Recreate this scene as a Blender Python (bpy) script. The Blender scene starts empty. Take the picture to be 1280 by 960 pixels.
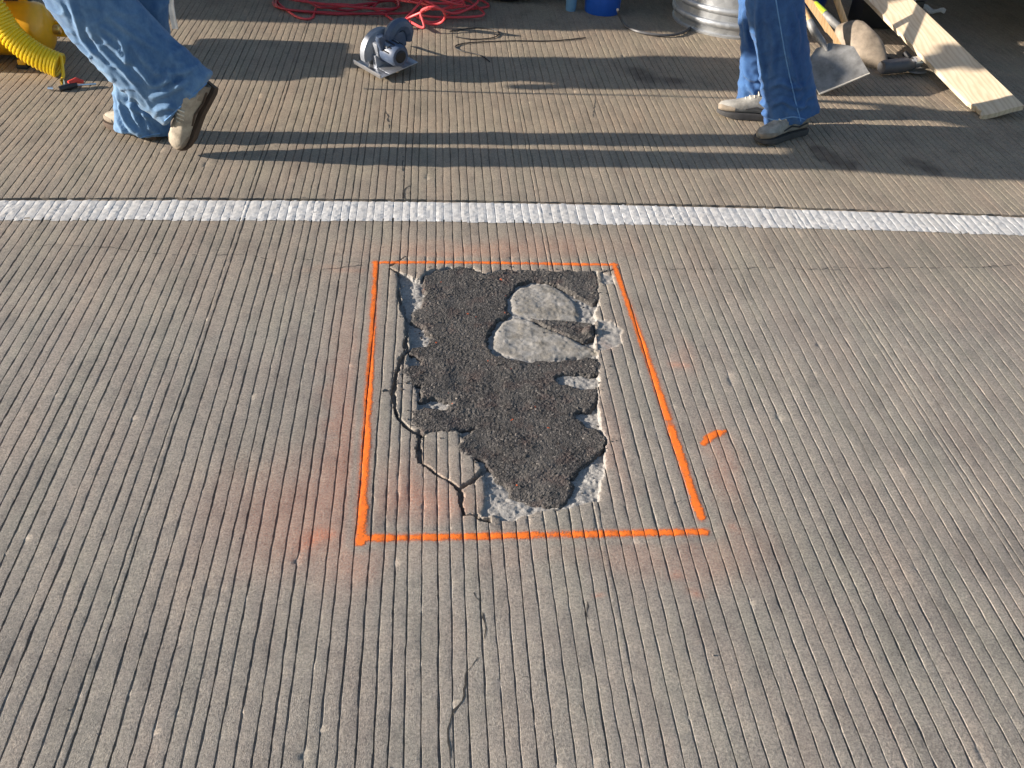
import bpy, bmesh, math, random
import numpy as np
from mathutils import Vector, Matrix, noise as mnoise

random.seed(11)
rng = np.random.RandomState(7)
S = bpy.context.scene
COL = S.collection
rad = math.radians

# ------------------------------------------------------------------ camera
# world: X along the painted line, Y along the grooves (away), Z up; metres
FPX, CX, CY, CAMH = 1130.0, 640.0, 480.0, 1.6
_d1 = np.array([-100., -920., FPX]); _d1 /= np.linalg.norm(_d1)
_d2 = np.array([12950., -20., FPX]); _d2 -= _d1 * _d1.dot(_d2); _d2 /= np.linalg.norm(_d2)
ROT = np.array([_d2, _d1, np.cross(_d2, _d1)])

def ray(px, py):
    return ROT @ np.array([(px - CX) / FPX, (py - CY) / FPX, 1.0])

def gp(px, py, z=0.0):                      # point of the photograph -> metres on the ground (or at height z)
    r = ray(px, py); t = (z - CAMH) / r[2]
    return Vector((r[0] * t, r[1] * t, z))

def at(px, py, Y):                          # point of the photograph at distance Y down the road
    r = ray(px, py); t = Y / r[1]
    return Vector((r[0] * t, Y, CAMH + r[2] * t))

cam_data = bpy.data.cameras.new('camera')
cam = bpy.data.objects.new('camera', cam_data)
COL.objects.link(cam)
cam_data.sensor_width = 36.0
cam_data.lens = FPX / 1280.0 * 36.0
cam_data.clip_start = 0.05
cam_data.clip_end = 2000
mw = Matrix.Identity(4)
for i in range(3):
    mw[i][0] = ROT[i][0]; mw[i][1] = -ROT[i][1]; mw[i][2] = -ROT[i][2]
mw[2][3] = CAMH
cam.matrix_world = mw
S.camera = cam

# ------------------------------------------------------------------ light
SUN_EL, SUN_AZ = rad(17.0), rad(-90.0)      # low morning sun from the left
world = bpy.data.worlds.new('World'); S.world = world
world.use_nodes = True
wt = world.node_tree
sky = wt.nodes.new('ShaderNodeTexSky'); sky.sky_type = 'NISHITA'
sky.sun_disc = False; sky.sun_elevation = SUN_EL; sky.sun_rotation = SUN_AZ
bg = wt.nodes['Background']; bg.inputs['Strength'].default_value = 0.075
wt.links.new(sky.outputs['Color'], bg.inputs['Color'])
sl = bpy.data.lights.new('sun', 'SUN'); sl.energy = 5.0; sl.angle = rad(0.53); sl.color = (1.0, 0.89, 0.77)
sun = bpy.data.objects.new('sun', sl); COL.objects.link(sun)
sun.rotation_euler = Vector((math.cos(SUN_EL), 0.01, -math.sin(SUN_EL))).to_track_quat('-Z', 'Y').to_euler()
S.view_settings.view_transform = 'Standard'
S.view_settings.look = 'None'
S.view_settings.gamma = 1.0
S.view_settings.exposure = 1.08

# ------------------------------------------------------------------ materials
def new_mat(name):
    m = bpy.data.materials.new(name); m.use_nodes = True
    nt = m.node_tree
    return m, nt, nt.nodes['Principled BSDF']

def nd(nt, typ, **kw):
    n = nt.nodes.new(typ)
    for k, v in kw.items():
        if k in n.inputs: n.inputs[k].default_value = v
        else: setattr(n, k, v)
    return n

def noise_node(nt, scale, detail=4, rough=0.6, vec=None):
    n = nd(nt, 'ShaderNodeTexNoise'); n.inputs['Scale'].default_value = scale
    n.inputs['Detail'].default_value = detail; n.inputs['Roughness'].default_value = rough
    if vec is not None: nt.links.new(vec, n.inputs['Vector'])
    return n.outputs['Fac']

def ramp(nt, fac, stops):
    r = nd(nt, 'ShaderNodeValToRGB')
    el = r.color_ramp.elements
    while len(el) < len(stops): el.new(0.5)
    for e, (p, c) in zip(el, stops):
        e.position = p; e.color = (*c, 1) if len(c) == 3 else c
    nt.links.new(fac, r.inputs['Fac'])
    return r.outputs['Color']

def mixc(nt, fac, a, b, mode='MIX'):
    m = nd(nt, 'ShaderNodeMix', data_type='RGBA', blend_type=mode)
    for sock, v in ((m.inputs[0], fac), (m.inputs[6], a), (m.inputs[7], b)):
        if hasattr(v, 'links'): nt.links.new(v, sock)
        else: sock.default_value = (*v, 1) if isinstance(v, tuple) else v
    return m.outputs[2]

def mul(nt, a, b):
    m = nd(nt, 'ShaderNodeMath', operation='MULTIPLY'); m.use_clamp = True
    for sock, v in ((m.inputs[0], a), (m.inputs[1], b)):
        if hasattr(v, 'links'): nt.links.new(v, sock)
        else: sock.default_value = v
    return m.outputs[0]

def objco(nt, scale=None):
    t = nd(nt, 'ShaderNodeTexCoord').outputs['Object']
    if scale:
        mp = nd(nt, 'ShaderNodeMapping'); mp.inputs['Scale'].default_value = scale
        nt.links.new(t, mp.inputs['Vector']); t = mp.outputs['Vector']
    return t

def bump(nt, b, h, strength, dist):
    n = nd(nt, 'ShaderNodeBump'); n.inputs['Strength'].default_value = strength; n.inputs['Distance'].default_value = dist
    nt.links.new(h, n.inputs['Height']); nt.links.new(n.outputs['Normal'], b.inputs['Normal'])

def plain(name, col, rough=0.6, metal=0.0, var=0.15, scale=30, bmp=0.0, coat=0.0):
    m, nt, b = new_mat(name)
    f = noise_node(nt, scale, 5, 0.65, objco(nt))
    lo = tuple(c * (1 - var) for c in col); hi = tuple(min(1, c * (1 + var)) for c in col)
    c = ramp(nt, f, [(0.3, lo), (0.7, hi)])
    nt.links.new(c, b.inputs['Base Color'])
    b.inputs['Roughness'].default_value = rough; b.inputs['Metallic'].default_value = metal
    b.inputs['Coat Weight'].default_value = coat
    if bmp: bump(nt, b, noise_node(nt, scale * 6, 3, 0.6, objco(nt)), bmp, 0.004)
    return m

def concrete_mat():
    m, nt, b = new_mat('concrete')
    o = objco(nt)
    big = noise_node(nt, 1.3, 4, 0.6, o)
    mid = noise_node(nt, 11, 5, 0.65, objco(nt, (1, 0.45, 1)))
    fine = noise_node(nt, 170, 3, 0.75, o)
    spk = noise_node(nt, 420, 2, 0.7, o)
    c = ramp(nt, big, [(0.3, (0.266, 0.244, 0.216)), (0.7, (0.312, 0.284, 0.250))])
    c = mixc(nt, 0.75, c, ramp(nt, mid, [(0.25, (0.62, 0.62, 0.63)), (0.5, (1, 1, 1)), (0.78, (1.16, 1.12, 1.08))]), 'MULTIPLY')
    c = mixc(nt, 0.8, c, ramp(nt, fine, [(0.28, (0.42, 0.42, 0.43)), (0.5, (1, 1, 1)), (0.75, (1.5, 1.48, 1.45))]), 'MULTIPLY')
    c = mixc(nt, 0.6, c, ramp(nt, spk, [(0.3, (0.5, 0.5, 0.51)), (0.52, (1.0, 1.0, 1.0)), (0.75, (1.6, 1.58, 1.56))]), 'MULTIPLY')
    mot = noise_node(nt, 42, 5, 0.8, o)
    c = mixc(nt, 0.8, c, ramp(nt, mot, [(0.3, (0.74, 0.73, 0.75)), (0.5, (1, 1, 1)), (0.7, (1.2, 1.17, 1.12))]), 'MULTIPLY')
    hue = noise_node(nt, 5, 3, 0.6, objco(nt, (1.6, 0.5, 1)))
    c = mixc(nt, 0.7, c, ramp(nt, hue, [(0.35, (0.97, 1.005, 0.985)), (0.5, (1, 1, 1)), (0.68, (1.04, 0.985, 0.97))]), 'MULTIPLY')
    pol = noise_node(nt, 1.1, 5, 0.65, objco(nt, (0.55, 2.6, 1)))
    c = mixc(nt, 0.8, c, ramp(nt, pol, [(0.3, (0.86, 0.86, 0.87)), (0.5, (1, 1, 1)), (0.7, (1.09, 1.08, 1.06))]), 'MULTIPLY')
    drip = ramp(nt, noise_node(nt, 26, 2, 0.5, objco(nt, (1, 0.6, 1))), [(0.70, (0,) * 3), (0.76, (0.4,) * 3)])
    c = mixc(nt, drip, c, (0.11, 0.095, 0.085))
    tan = nd(nt, 'ShaderNodeAttribute', attribute_name='tan').outputs['Fac']
    c = mixc(nt, tan, c, mixc(nt, 1.0, c, (1.10, 0.99, 0.83), 'MULTIPLY'))
    ex = nd(nt, 'ShaderNodeAttribute', attribute_name='exposed').outputs['Fac']
    rough_c = ramp(nt, noise_node(nt, 150, 4, 0.8, o), [(0.3, (0.13, 0.125, 0.12)), (0.45, (0.27, 0.262, 0.25)), (0.7, (0.42, 0.41, 0.39))])
    c = mixc(nt, ex, c, rough_c)
    smooth = nd(nt, 'ShaderNodeAttribute', attribute_name='smoothed').outputs['Fac']
    sm_c = ramp(nt, noise_node(nt, 45, 6, 0.75, o), [(0.3, (0.16, 0.153, 0.14)), (0.45, (0.255, 0.245, 0.225)), (0.7, (0.36, 0.35, 0.33))])
    sm_c = mixc(nt, 0.8, sm_c, ramp(nt, noise_node(nt, 16, 4, 0.7, o), [(0.35, (0.74, 0.7, 0.64)), (0.6, (1.08, 1.08, 1.1))]), 'MULTIPLY')
    c = mixc(nt, smooth, c, sm_c)
    sp = nd(nt, 'ShaderNodeAttribute', attribute_name='spray').outputs['Fac']
    spf = mul(nt, sp, ramp(nt, noise_node(nt, 200, 4, 0.95, o), [(0.33, (0.1,) * 3), (0.5, (0.6,) * 3), (0.72, (1.3,) * 3)]))
    c = mixc(nt, spf, c, (0.80, 0.17, 0.028))
    st = nd(nt, 'ShaderNodeAttribute', attribute_name='stain').outputs['Fac']
    c = mixc(nt, st, c, (0.05, 0.038, 0.034))
    nt.links.new(c, b.inputs['Base Color'])
    b.inputs['Roughness'].default_value = 0.93
    b.inputs['Specular IOR Level'].default_value = 0.25
    h = nd(nt, 'ShaderNodeMath', operation='ADD')
    nt.links.new(fine, h.inputs[0]); nt.links.new(spk, h.inputs[1])
    bump(nt, b, h.outputs[0], 0.5, 0.0024)
    return m

def asphalt_mat():
    m, nt, b = new_mat('asphalt')
    o = objco(nt)
    v = nd(nt, 'ShaderNodeTexVoronoi'); v.inputs['Scale'].default_value = 250; nt.links.new(o, v.inputs['Vector'])
    sep = nd(nt, 'ShaderNodeSeparateColor'); nt.links.new(v.outputs['Color'], sep.inputs[0])
    c = ramp(nt, sep.outputs[0], [(0.0, (0.024, 0.0225, 0.022)), (0.6, (0.054, 0.050, 0.047)), (0.9, (0.094, 0.086, 0.081)), (0.985, (0.14, 0.128, 0.12)), (1.0, (0.34, 0.3, 0.26))])
    dust = ramp(nt, noise_node(nt, 9, 5, 0.75, o), [(0.42, (0,) * 3), (0.72, (0.5,) * 3)])
    c = mixc(nt, dust, c, (0.15, 0.14, 0.128))
    red = ramp(nt, noise_node(nt, 14, 3, 0.6, o), [(0.52, (0, 0, 0)), (0.75, (0.45,) * 3)])
    c = mixc(nt, red, c, (0.085, 0.044, 0.036))
    org = ramp(nt, noise_node(nt, 60, 1, 0.4, o), [(0.772, (0, 0, 0)), (0.80, (0.8,) * 3)])
    c = mixc(nt, org, c, (0.5, 0.09, 0.02))
    nt.links.new(c, b.inputs['Base Color'])
    b.inputs['Roughness'].default_value = 0.75
    b.inputs['Specular IOR Level'].default_value = 0.35
    inv = nd(nt, 'ShaderNodeMath', operation='SUBTRACT'); inv.inputs[0].default_value = 1
    nt.links.new(v.outputs['Distance'], inv.inputs[1])
    bump(nt, b, inv.outputs[0], 0.35, 0.002)
    return m

def line_mat():
    m, nt, b = new_mat('white_road_paint')
    o = objco(nt)
    c = ramp(nt, noise_node(nt, 45, 6, 0.8, o), [(0.25, (0.34, 0.33, 0.32)), (0.42, (0.49, 0.49, 0.485)), (0.62, (0.62, 0.62, 0.615))])
    c = mixc(nt, ramp(nt, noise_node(nt, 5, 4, 0.7, o), [(0.45, (0,) * 3), (0.75, (0.6,) * 3)]), c, (0.42, 0.40, 0.37))
    nt.links.new(c, b.inputs['Base Color'])
    b.inputs['Roughness'].default_value = 0.6
    bump(nt, b, noise_node(nt, 120, 4, 0.7, o), 0.4, 0.003)
    return m

def orange_mat():
    m, nt, b = new_mat('orange_spray_paint')
    o = objco(nt)
    c = ramp(nt, noise_node(nt, 70, 5, 0.75, o), [(0.3, (0.62, 0.15, 0.03)), (0.5, (0.84, 0.17, 0.012)), (0.75, (0.92, 0.22, 0.02))])
    cov = nd(nt, 'ShaderNodeAttribute', attribute_name='cover').outputs['Fac']
    ad = nd(nt, 'ShaderNodeMath', operation='ADD'); nt.links.new(cov, ad.inputs[0])
    sc = nd(nt, 'ShaderNodeMath', operation='MULTIPLY_ADD'); sc.inputs[1].default_value = 2.2; sc.inputs[2].default_value = -1.1
    nt.links.new(noise_node(nt, 240, 4, 0.85, o), sc.inputs[0]); nt.links.new(sc.outputs[0], ad.inputs[1])
    nt.links.new(ramp(nt, ad.outputs[0], [(0.18, (0,) * 3), (0.62, (1,) * 3)]), b.inputs['Alpha'])
    nt.links.new(c, b.inputs['Base Color'])
    b.inputs['Roughness'].default_value = 0.7
    bump(nt, b, noise_node(nt, 260, 3, 0.7, o), 0.3, 0.002)
    return m

def denim_mat(name, base, worn):
    m, nt, b = new_mat(name)
    o = objco(nt)
    w = noise_node(nt, 7, 5, 0.7, objco(nt, (1, 1, 0.45)))
    c = ramp(nt, w, [(0.35, base), (0.8, worn)])
    c = mixc(nt, 0.55, c, ramp(nt, noise_node(nt, 60, 4, 0.7, o), [(0.3, (0.7, 0.72, 0.76)), (0.7, (1.2, 1.18, 1.14))]), 'MULTIPLY')
    geo = nd(nt, 'ShaderNodeNewGeometry')
    edge = ramp(nt, geo.outputs['Pointiness'], [(0.5, (0,) * 3), (0.62, (0.35,) * 3)])
    c = mixc(nt, edge, c, worn)
    nt.links.new(c, b.inputs['Base Color'])
    b.inputs['Roughness'].default_value = 0.85
    b.inputs['Sheen Weight'].default_value = 0.15
    bump(nt, b, noise_node(nt, 350, 2, 0.6, objco(nt, (1, 1, 1.6))), 0.25, 0.002)
    return m

def wood_mat(name, a, c2, axis=(1, 1, 1), sc=14):
    m, nt, b = new_mat(name)
    f = noise_node(nt, sc, 6, 0.6, objco(nt, axis))
    w = nd(nt, 'ShaderNodeTexWave'); w.inputs['Scale'].default_value = sc * 0.5; w.inputs['Distortion'].default_value = 9
    w.inputs['Detail'].default_value = 3
    nt.links.new(objco(nt, axis), w.inputs['Vector'])
    c = mixc(nt, ramp(nt, f, [(0.3, (0,) * 3), (0.7, (1,) * 3)]), a, c2)
    c = mixc(nt, 0.35, c, ramp(nt, w.outputs['Fac'], [(0.1, (0.72, 0.6, 0.45)), (0.6, (1.08, 1.06, 1.03))]), 'MULTIPLY')
    nt.links.new(c, b.inputs['Base Color'])
    b.inputs['Roughness'].default_value = 0.65
    bump(nt, b, f, 0.15, 0.002)
    return m

def galv_mat():
    m, nt, b = new_mat('galvanised_steel')
    o = objco(nt)
    v = nd(nt, 'ShaderNodeTexVoronoi'); v.inputs['Scale'].default_value = 34; nt.links.new(o, v.inputs['Vector'])
    sep = nd(nt, 'ShaderNodeSeparateColor'); nt.links.new(v.outputs['Color'], sep.inputs[0])
    c = ramp(nt, sep.outputs[0], [(0, (0.40, 0.42, 0.44)), (1, (0.52, 0.54, 0.56))])
    nt.links.new(c, b.inputs['Base Color'])
    b.inputs['Metallic'].default_value = 0.8
    r = ramp(nt, sep.outputs[1], [(0, (0.5,) * 3), (1, (0.62,) * 3)])
    nt.links.new(r, b.inputs['Roughness'])
    return m

M = {}
M['concrete'] = concrete_mat()
M['asphalt'] = asphalt_mat()
M['line'] = line_mat()
M['orange'] = orange_mat()
M['crack'] = plain('crack_dirt', (0.03, 0.028, 0.026), 0.95, var=0.5, scale=80)
M['seal'] = plain('joint_dirt', (0.05, 0.047, 0.043), 0.9, var=0.5, scale=60)
M['denim_a'] = denim_mat('washed_denim', (0.040, 0.122, 0.275), (0.19, 0.335, 0.51))
M['denim_b'] = denim_mat('blue_denim', (0.015, 0.068, 0.215), (0.06, 0.165, 0.37))
M['denim_c'] = denim_mat('dark_denim', (0.02, 0.05, 0.12), (0.1, 0.17, 0.3))
M['seam'] = plain('seam_thread', (0.12, 0.26, 0.5), 0.9)
M['shoe'] = plain('tan_suede', (0.33, 0.29, 0.23), 0.85, var=0.45, scale=18, bmp=0.3)
M['shoe_grey'] = plain('grey_suede', (0.28, 0.27, 0.245), 0.85, var=0.45, scale=22, bmp=0.3)
M['suede_dark'] = plain('taupe_suede', (0.24, 0.20, 0.155), 0.9, var=0.35, scale=20, bmp=0.3)
M['sole'] = plain('brown_rubber', (0.075, 0.05, 0.035), 0.8, var=0.3)
M['sole_dark'] = plain('dark_rubber', (0.05, 0.05, 0.052), 0.8, var=0.3)
M['lace'] = plain('lace', (0.6, 0.55, 0.45), 0.9)
M['skin'] = plain('skin', (0.52, 0.32, 0.23), 0.55, var=0.1)
M['hair'] = plain('hair', (0.04, 0.025, 0.015), 0.7)
M['shirt_grey'] = plain('grey_cotton', (0.25, 0.26, 0.28), 0.9)
M['shirt_navy'] = plain('navy_cotton', (0.04, 0.06, 0.13), 0.9)
M['shirt_green'] = plain('green_cotton', (0.08, 0.15, 0.09), 0.9)
M['vest'] = plain('orange_vest_cloth', (0.85, 0.25, 0.03), 0.85)
M['hat'] = plain('white_hat_plastic', (0.75, 0.75, 0.72), 0.4, coat=0.3)
M['eye'] = plain('eye_white', (0.7, 0.7, 0.68), 0.3)
M['rag'] = plain('white_cloth', (0.78, 0.76, 0.72), 0.9)
M['galv'] = galv_mat()
M['yellow'] = plain('yellow_plastic', (0.86, 0.60, 0.012), 0.38, var=0.06, coat=0.2)
M['yellow_tank'] = plain('yellow_enamel', (0.82, 0.42, 0.01), 0.4, var=0.08, coat=0.3)
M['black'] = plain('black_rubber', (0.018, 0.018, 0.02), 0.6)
M['blackplastic'] = plain('black_plastic', (0.03, 0.032, 0.036), 0.45)
M['redcord'] = plain('red_cord', (0.70, 0.075, 0.085), 0.5, var=0.12)
M['darkred'] = plain('dark_red_hose', (0.42, 0.035, 0.05), 0.5, var=0.15)
M['blue'] = plain('blue_plastic', (0.012, 0.10, 0.48), 0.4, var=0.1, coat=0.2)
M['paleblue'] = plain('pale_blue_plastic', (0.16, 0.32, 0.48), 0.5, var=0.1)
M['sawblue'] = plain('slate_blue_plastic', (0.07, 0.10, 0.165), 0.42, var=0.2)
M['sawgrey'] = plain('silver_grey_cast', (0.30, 0.325, 0.37), 0.42, metal=0.35, var=0.15)
M['steel'] = plain('steel', (0.5, 0.52, 0.56), 0.35, metal=0.85, var=0.12)
M['dirtysteel'] = plain('worn_steel', (0.33, 0.33, 0.33), 0.5, metal=0.55, var=0.3, scale=18)
M['spade'] = plain('spade_steel', (0.235, 0.235, 0.23), 0.6, metal=0.3, var=0.5, scale=11, bmp=0.2)
M['lip'] = plain('worn_lip_steel', (0.62, 0.58, 0.5), 0.55, metal=0.2, var=0.2)
M['scoop'] = plain('earthy_steel', (0.25, 0.205, 0.155), 0.65, metal=0.15, var=0.45, scale=14, bmp=0.2)
M['brass'] = plain('brass', (0.6, 0.42, 0.14), 0.35, metal=0.9)
M['chrome'] = plain('chrome', (0.75, 0.75, 0.76), 0.15, metal=1.0, var=0.04)
M['redplastic'] = plain('red_plastic', (0.65, 0.06, 0.04), 0.45)
M['tape'] = plain('lime_tape', (0.55, 0.75, 0.05), 0.5)
M['handle'] = wood_mat('ash_handle', (0.62, 0.40, 0.2), (0.5, 0.3, 0.14), (1, 1, 0.1), 60)
M['lath'] = wood_mat('pale_lath', (0.72, 0.50, 0.27), (0.62, 0.40, 0.2), (1, 1, 0.2), 40)
M['plank'] = wood_mat('spruce_board', (0.70, 0.60, 0.45), (0.62, 0.50, 0.35), (3.0, 0.55, 3.0), 9)
M['truckpaint'] = plain('white_truck_paint', (0.6, 0.6, 0.6), 0.35, var=0.04, coat=0.5)
M['truckdark'] = plain('maroon_truck_paint', (0.055, 0.045, 0.04), 0.4, var=0.1, coat=0.4)
M['glass'] = plain('tinted_glass', (0.02, 0.025, 0.03), 0.08, var=0.02)
M['frameblack'] = plain('black_steel_paint', (0.015, 0.015, 0.016), 0.5)
M['deck'] = wood_mat('grey_deck', (0.16, 0.14, 0.12), (0.1, 0.09, 0.08), (0.2, 2, 1), 12)
M['dark_tool'] = plain('tool_grey', (0.09, 0.09, 0.095), 0.5, var=0.3)

# ------------------------------------------------------------------ mesh helpers
def link(name, me, mat, parent=None, smooth=True, sharp=40):
    if smooth:
        me.polygons.foreach_set('use_smooth', [True] * len(me.polygons))
        me.set_sharp_from_angle(angle=rad(sharp))
    else: me.shade_flat()
    me.materials.append(mat)
    o = bpy.data.objects.new(name, me)
    COL.objects.link(o)
    if parent is not None:
        o.parent = parent
        b = parent
        mat_inv = Matrix.Identity(4)
        while b is not None:
            mat_inv = mat_inv @ Matrix.Translation(-Vector(b.location)) if b.type == 'EMPTY' else mat_inv
            b = b.parent
        o.matrix_parent_inverse = mat_inv if parent.type == 'EMPTY' else Matrix.Identity(4)
    return o

def tag(o, label, cat, group=None, kind=None):
    o['label'] = label; o['category'] = cat
    if group: o['group'] = group
    if kind: o['kind'] = kind
    return o

def thing(name, label, cat, loc, group=None):
    o = bpy.data.objects.new(name, None); COL.objects.link(o)
    o.location = loc; o.empty_display_size = 0.1
    return tag(o, label, cat, group)

class MB:
    def __init__(s): s.v = []; s.f = []
    def add(s, vs, fs, mat=None):
        n = len(s.v)
        for p in vs:
            p = Vector(p)
            s.v.append(tuple(mat @ p) if mat is not None else tuple(p))
        s.f += [tuple(n + i for i in f) for f in fs]
        return s
    def box(s, c, size, mat=None, bev=0.0):
        bm = bmesh.new(); bmesh.ops.create_cube(bm, size=1)
        for v in bm.verts: v.co = Vector((v.co.x * size[0] + c[0], v.co.y * size[1] + c[1], v.co.z * size[2] + c[2]))
        if bev: bmesh.ops.bevel(bm, geom=bm.edges[:], offset=bev, segments=2, affect='EDGES', profile=0.6)
        bm.verts.index_update()
        s.add([v.co for v in bm.verts], [[v.index for v in f.verts] for f in bm.faces], mat); bm.free(); return s
    def rings(s, rs, cap=True, mat=None, closed=False):
        n = len(rs[0]); vs = [p for r in rs for p in r]; fs = []
        R = len(rs)
        for i in range(R if closed else R - 1):
            a, b = i * n, ((i + 1) % R) * n
            for j in range(n): fs.append((a + j, a + (j + 1) % n, b + (j + 1) % n, b + j))
        if cap and not closed:
            fs.append(tuple(range(n))[::-1]); fs.append(tuple((R - 1) * n + j for j in range(n)))
        return s.add(vs, fs, mat)
    def tube(s, pts, r, n=10, cap=True, mat=None, closed=False):
        pts = [Vector(p) for p in pts]; N = len(pts)
        if not hasattr(r, '__len__'): r = [r] * N
        up = None; rs = []
        for i, p in enumerate(pts):
            if closed: t = (pts[(i + 1) % N] - pts[i - 1])
            else: t = (pts[min(i + 1, N - 1)] - pts[max(i - 1, 0)])
            if t.length < 1e-9: t = Vector((0, 0, 1))
            t.normalize()
            if up is None:
                up = Vector((0, 0, 1)) if abs(t.z) < 0.9 else Vector((1, 0, 0))
            u = up - t * up.dot(t)
            if u.length < 1e-6: u = t.orthogonal()
            u.normalize(); up = u; w = t.cross(u)
            rr = r[i]
            rs.append([p + u * (math.cos(a) * rr) + w * (math.sin(a) * rr) for a in [2 * math.pi * k / n for k in range(n)]])
        return s.rings(rs, cap, mat, closed)
    def ball(s, c, r, mat=None, seg=14):
        r = r if hasattr(r, '__len__') else (r, r, r)
        bm = bmesh.new(); bmesh.ops.create_uvsphere(bm, u_segments=seg, v_segments=max(6, seg * 2 // 3), radius=1)
        s.add([Vector((v.co.x * r[0] + c[0], v.co.y * r[1] + c[1], v.co.z * r[2] + c[2])) for v in bm.verts], [[v.index for v in f.verts] for f in bm.faces], mat)
        bm.free(); return s
    def lathe(s, prof, n=32, mat=None, cap=True):
        return s.rings([[(r * math.cos(2 * math.pi * k / n), r * math.sin(2 * math.pi * k / n), z) for k in range(n)] for r, z in prof], cap, mat)
    def prism(s, outline, z0, z1, mat=None):
        n = len(outline)
        return s.rings([[(x, y, z0) for x, y in outline], [(x, y, z1) for x, y in outline]], True, mat)
    def mesh(s, name='m'):
        me = bpy.data.meshes.new(name); me.from_pydata(s.v, [], s.f)
        bm = bmesh.new(); bm.from_mesh(me); bmesh.ops.recalc_face_normals(bm, faces=bm.faces); bm.to_mesh(me); bm.free()
        return me
    def build(s, name, mat, parent=None, smooth=True, sharp=40):
        return link(name, s.mesh(name), mat, parent, smooth, sharp)

def catmull(pts, k=8, closed=False):
    pts = [Vector(p) for p in pts]; N = len(pts); out = []
    for i in range(N if closed else N - 1):
        p0 = pts[(i - 1) % N] if closed or i > 0 else pts[0]
        p1 = pts[i]; p2 = pts[(i + 1) % N]
        p3 = pts[(i + 2) % N] if closed or i + 2 < N else pts[-1]
        for j in range(k):
            t = j / k
            out.append(0.5 * ((2 * p1) + (p2 - p0) * t + (2 * p0 - 5 * p1 + 4 * p2 - p3) * t * t + (3 * p1 - p0 - 3 * p2 + p3) * t ** 3))
    if not closed: out.append(pts[-1])
    return out

def frame(o, x, z):                         # matrix with local x along x and local z near z
    x = Vector(x).normalized(); z = Vector(z); z = (z - x * z.dot(x)).normalized(); y = z.cross(x)
    m = Matrix.Identity(4)
    for i in range(3): m[i][0] = x[i]; m[i][1] = y[i]; m[i][2] = z[i]; m[i][3] = o[i]
    return m

# ------------------------------------------------------------------ the grooved pavement
def smooth_rows(n, ys, sp, seed):
    r = np.random.RandomState(seed)
    y0 = -1.0; m = int((12.0) / sp) + 4
    c = r.uniform(-1, 1, (n, m)); t = (ys - y0) / sp; i = t.astype(int); f = t - i; f = f * f * (3 - 2 * f)
    return c[:, i] * (1 - f) + c[:, i + 1] * f

def noise2(x, y, sp, seed):
    r = np.random.RandomState(seed); N = 256
    tab = r.uniform(-1, 1, (N, N)); a = x / sp + 1000; b = y / sp + 1000
    i = np.floor(a).astype(int); j = np.floor(b).astype(int); u = a - i; v = b - j
    u = u * u * (3 - 2 * u); v = v * v * (3 - 2 * v)
    g = lambda p, q: tab[p % N, q % N]
    return (g(i, j) * (1 - u) + g(i + 1, j) * u) * (1 - v) + (g(i, j + 1) * (1 - u) + g(i + 1, j + 1) * u) * v

def bow(x, y):
    xx = np.clip(x - 0.3, -2.6, 2.6)
    return -0.0125 * xx * xx * np.exp(-((y - 3.05) / 0.55) ** 2)

xs = []; x = -3.7
while x < 5.0:
    g_ = float(np.clip(rng.normal(0.0318, 0.0032), 0.023, 0.041))
    if rng.rand() < 0.012: g_ = 0.016
    x += g_; xs.append(x)
xs = np.array(xs)
xs = np.sort(np.concatenate([xs[(xs < -0.690) | (xs > -0.640)], [-0.676, -0.660]]))
NG = len(xs)

def grooves(ys, idx, g_sub, r_sub, depth_k=1.0, lift=0.0):
    """columns of the tined surface: returns X, Y, Z, and a groove flag per vertex"""
    C = xs[:, None] + 0.005 * smooth_rows(1, ys, 0.55, 1) + 0.0013 * smooth_rows(NG, ys, 0.2, 2) + 0.0008 * smooth_rows(NG, ys, 0.035, 3)
    W = 0.0024 * (1 + 0.25 * smooth_rows(NG, ys, 0.06, 4) + 0.38 * smooth_rows(NG, ys, 0.014, 5))
    per = np.random.RandomState(6).uniform(0.7, 1.15, (NG, 1))
    D = 0.0046 * per * (1 + 0.3 * smooth_rows(NG, ys, 0.05, 7))
    shut = np.clip((smooth_rows(NG, ys, 0.045, 8) - 0.84) * 8, 0, 1)
    D = D * (1 - 0.8 * shut)
    W = W * np.sqrt(per)
    D = D * np.clip(1.0 - (ys - 4.3) * 0.6, 0.3, 1.0)[None, :] * depth_k
    Xc, Zc, Gc = [], [], []
    rag = 0.0007 * smooth_rows(NG, ys, 0.012, 9)
    gt = {4: [(-1, 0), (-0.75, 1), (0.5, 1), (1, 0)],
          7: [(-1.15, 0), (-0.95, .35), (-0.7, 1), (0, 1.05), (0.5, 1), (0.9, .35), (1.15, 0)]}[g_sub]
    for i in idx:
        for t, dz in gt:
            Xc.append(C[i] + t * W[i]); Zc.append(-D[i] * dz - (abs(rag[i]) if dz == 0 else 0)); Gc.append(np.full(len(ys), float(dz)))
        if i + 1 < NG:
            a = C[i] + W[i] * 1.15; b = C[i + 1] - W[i + 1] * 1.15
            for k in range(r_sub):
                s = (k + 1) / (r_sub + 1)
                Xc.append(a * (1 - s) + b * s); Zc.append(np.full(len(ys), 0.0004 * 4 * s * (1 - s))); Gc.append(np.zeros(len(ys)))
    X = np.array(Xc); Z = np.array(Zc); Y = np.tile(ys, (X.shape[0], 1))
    Z = Z + 0.0012 * noise2(X, Y, 0.21, 21) + 0.0004 * noise2(X, Y, 0.02, 22) + lift
    return X, Y, Z, np.array(Gc)

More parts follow.
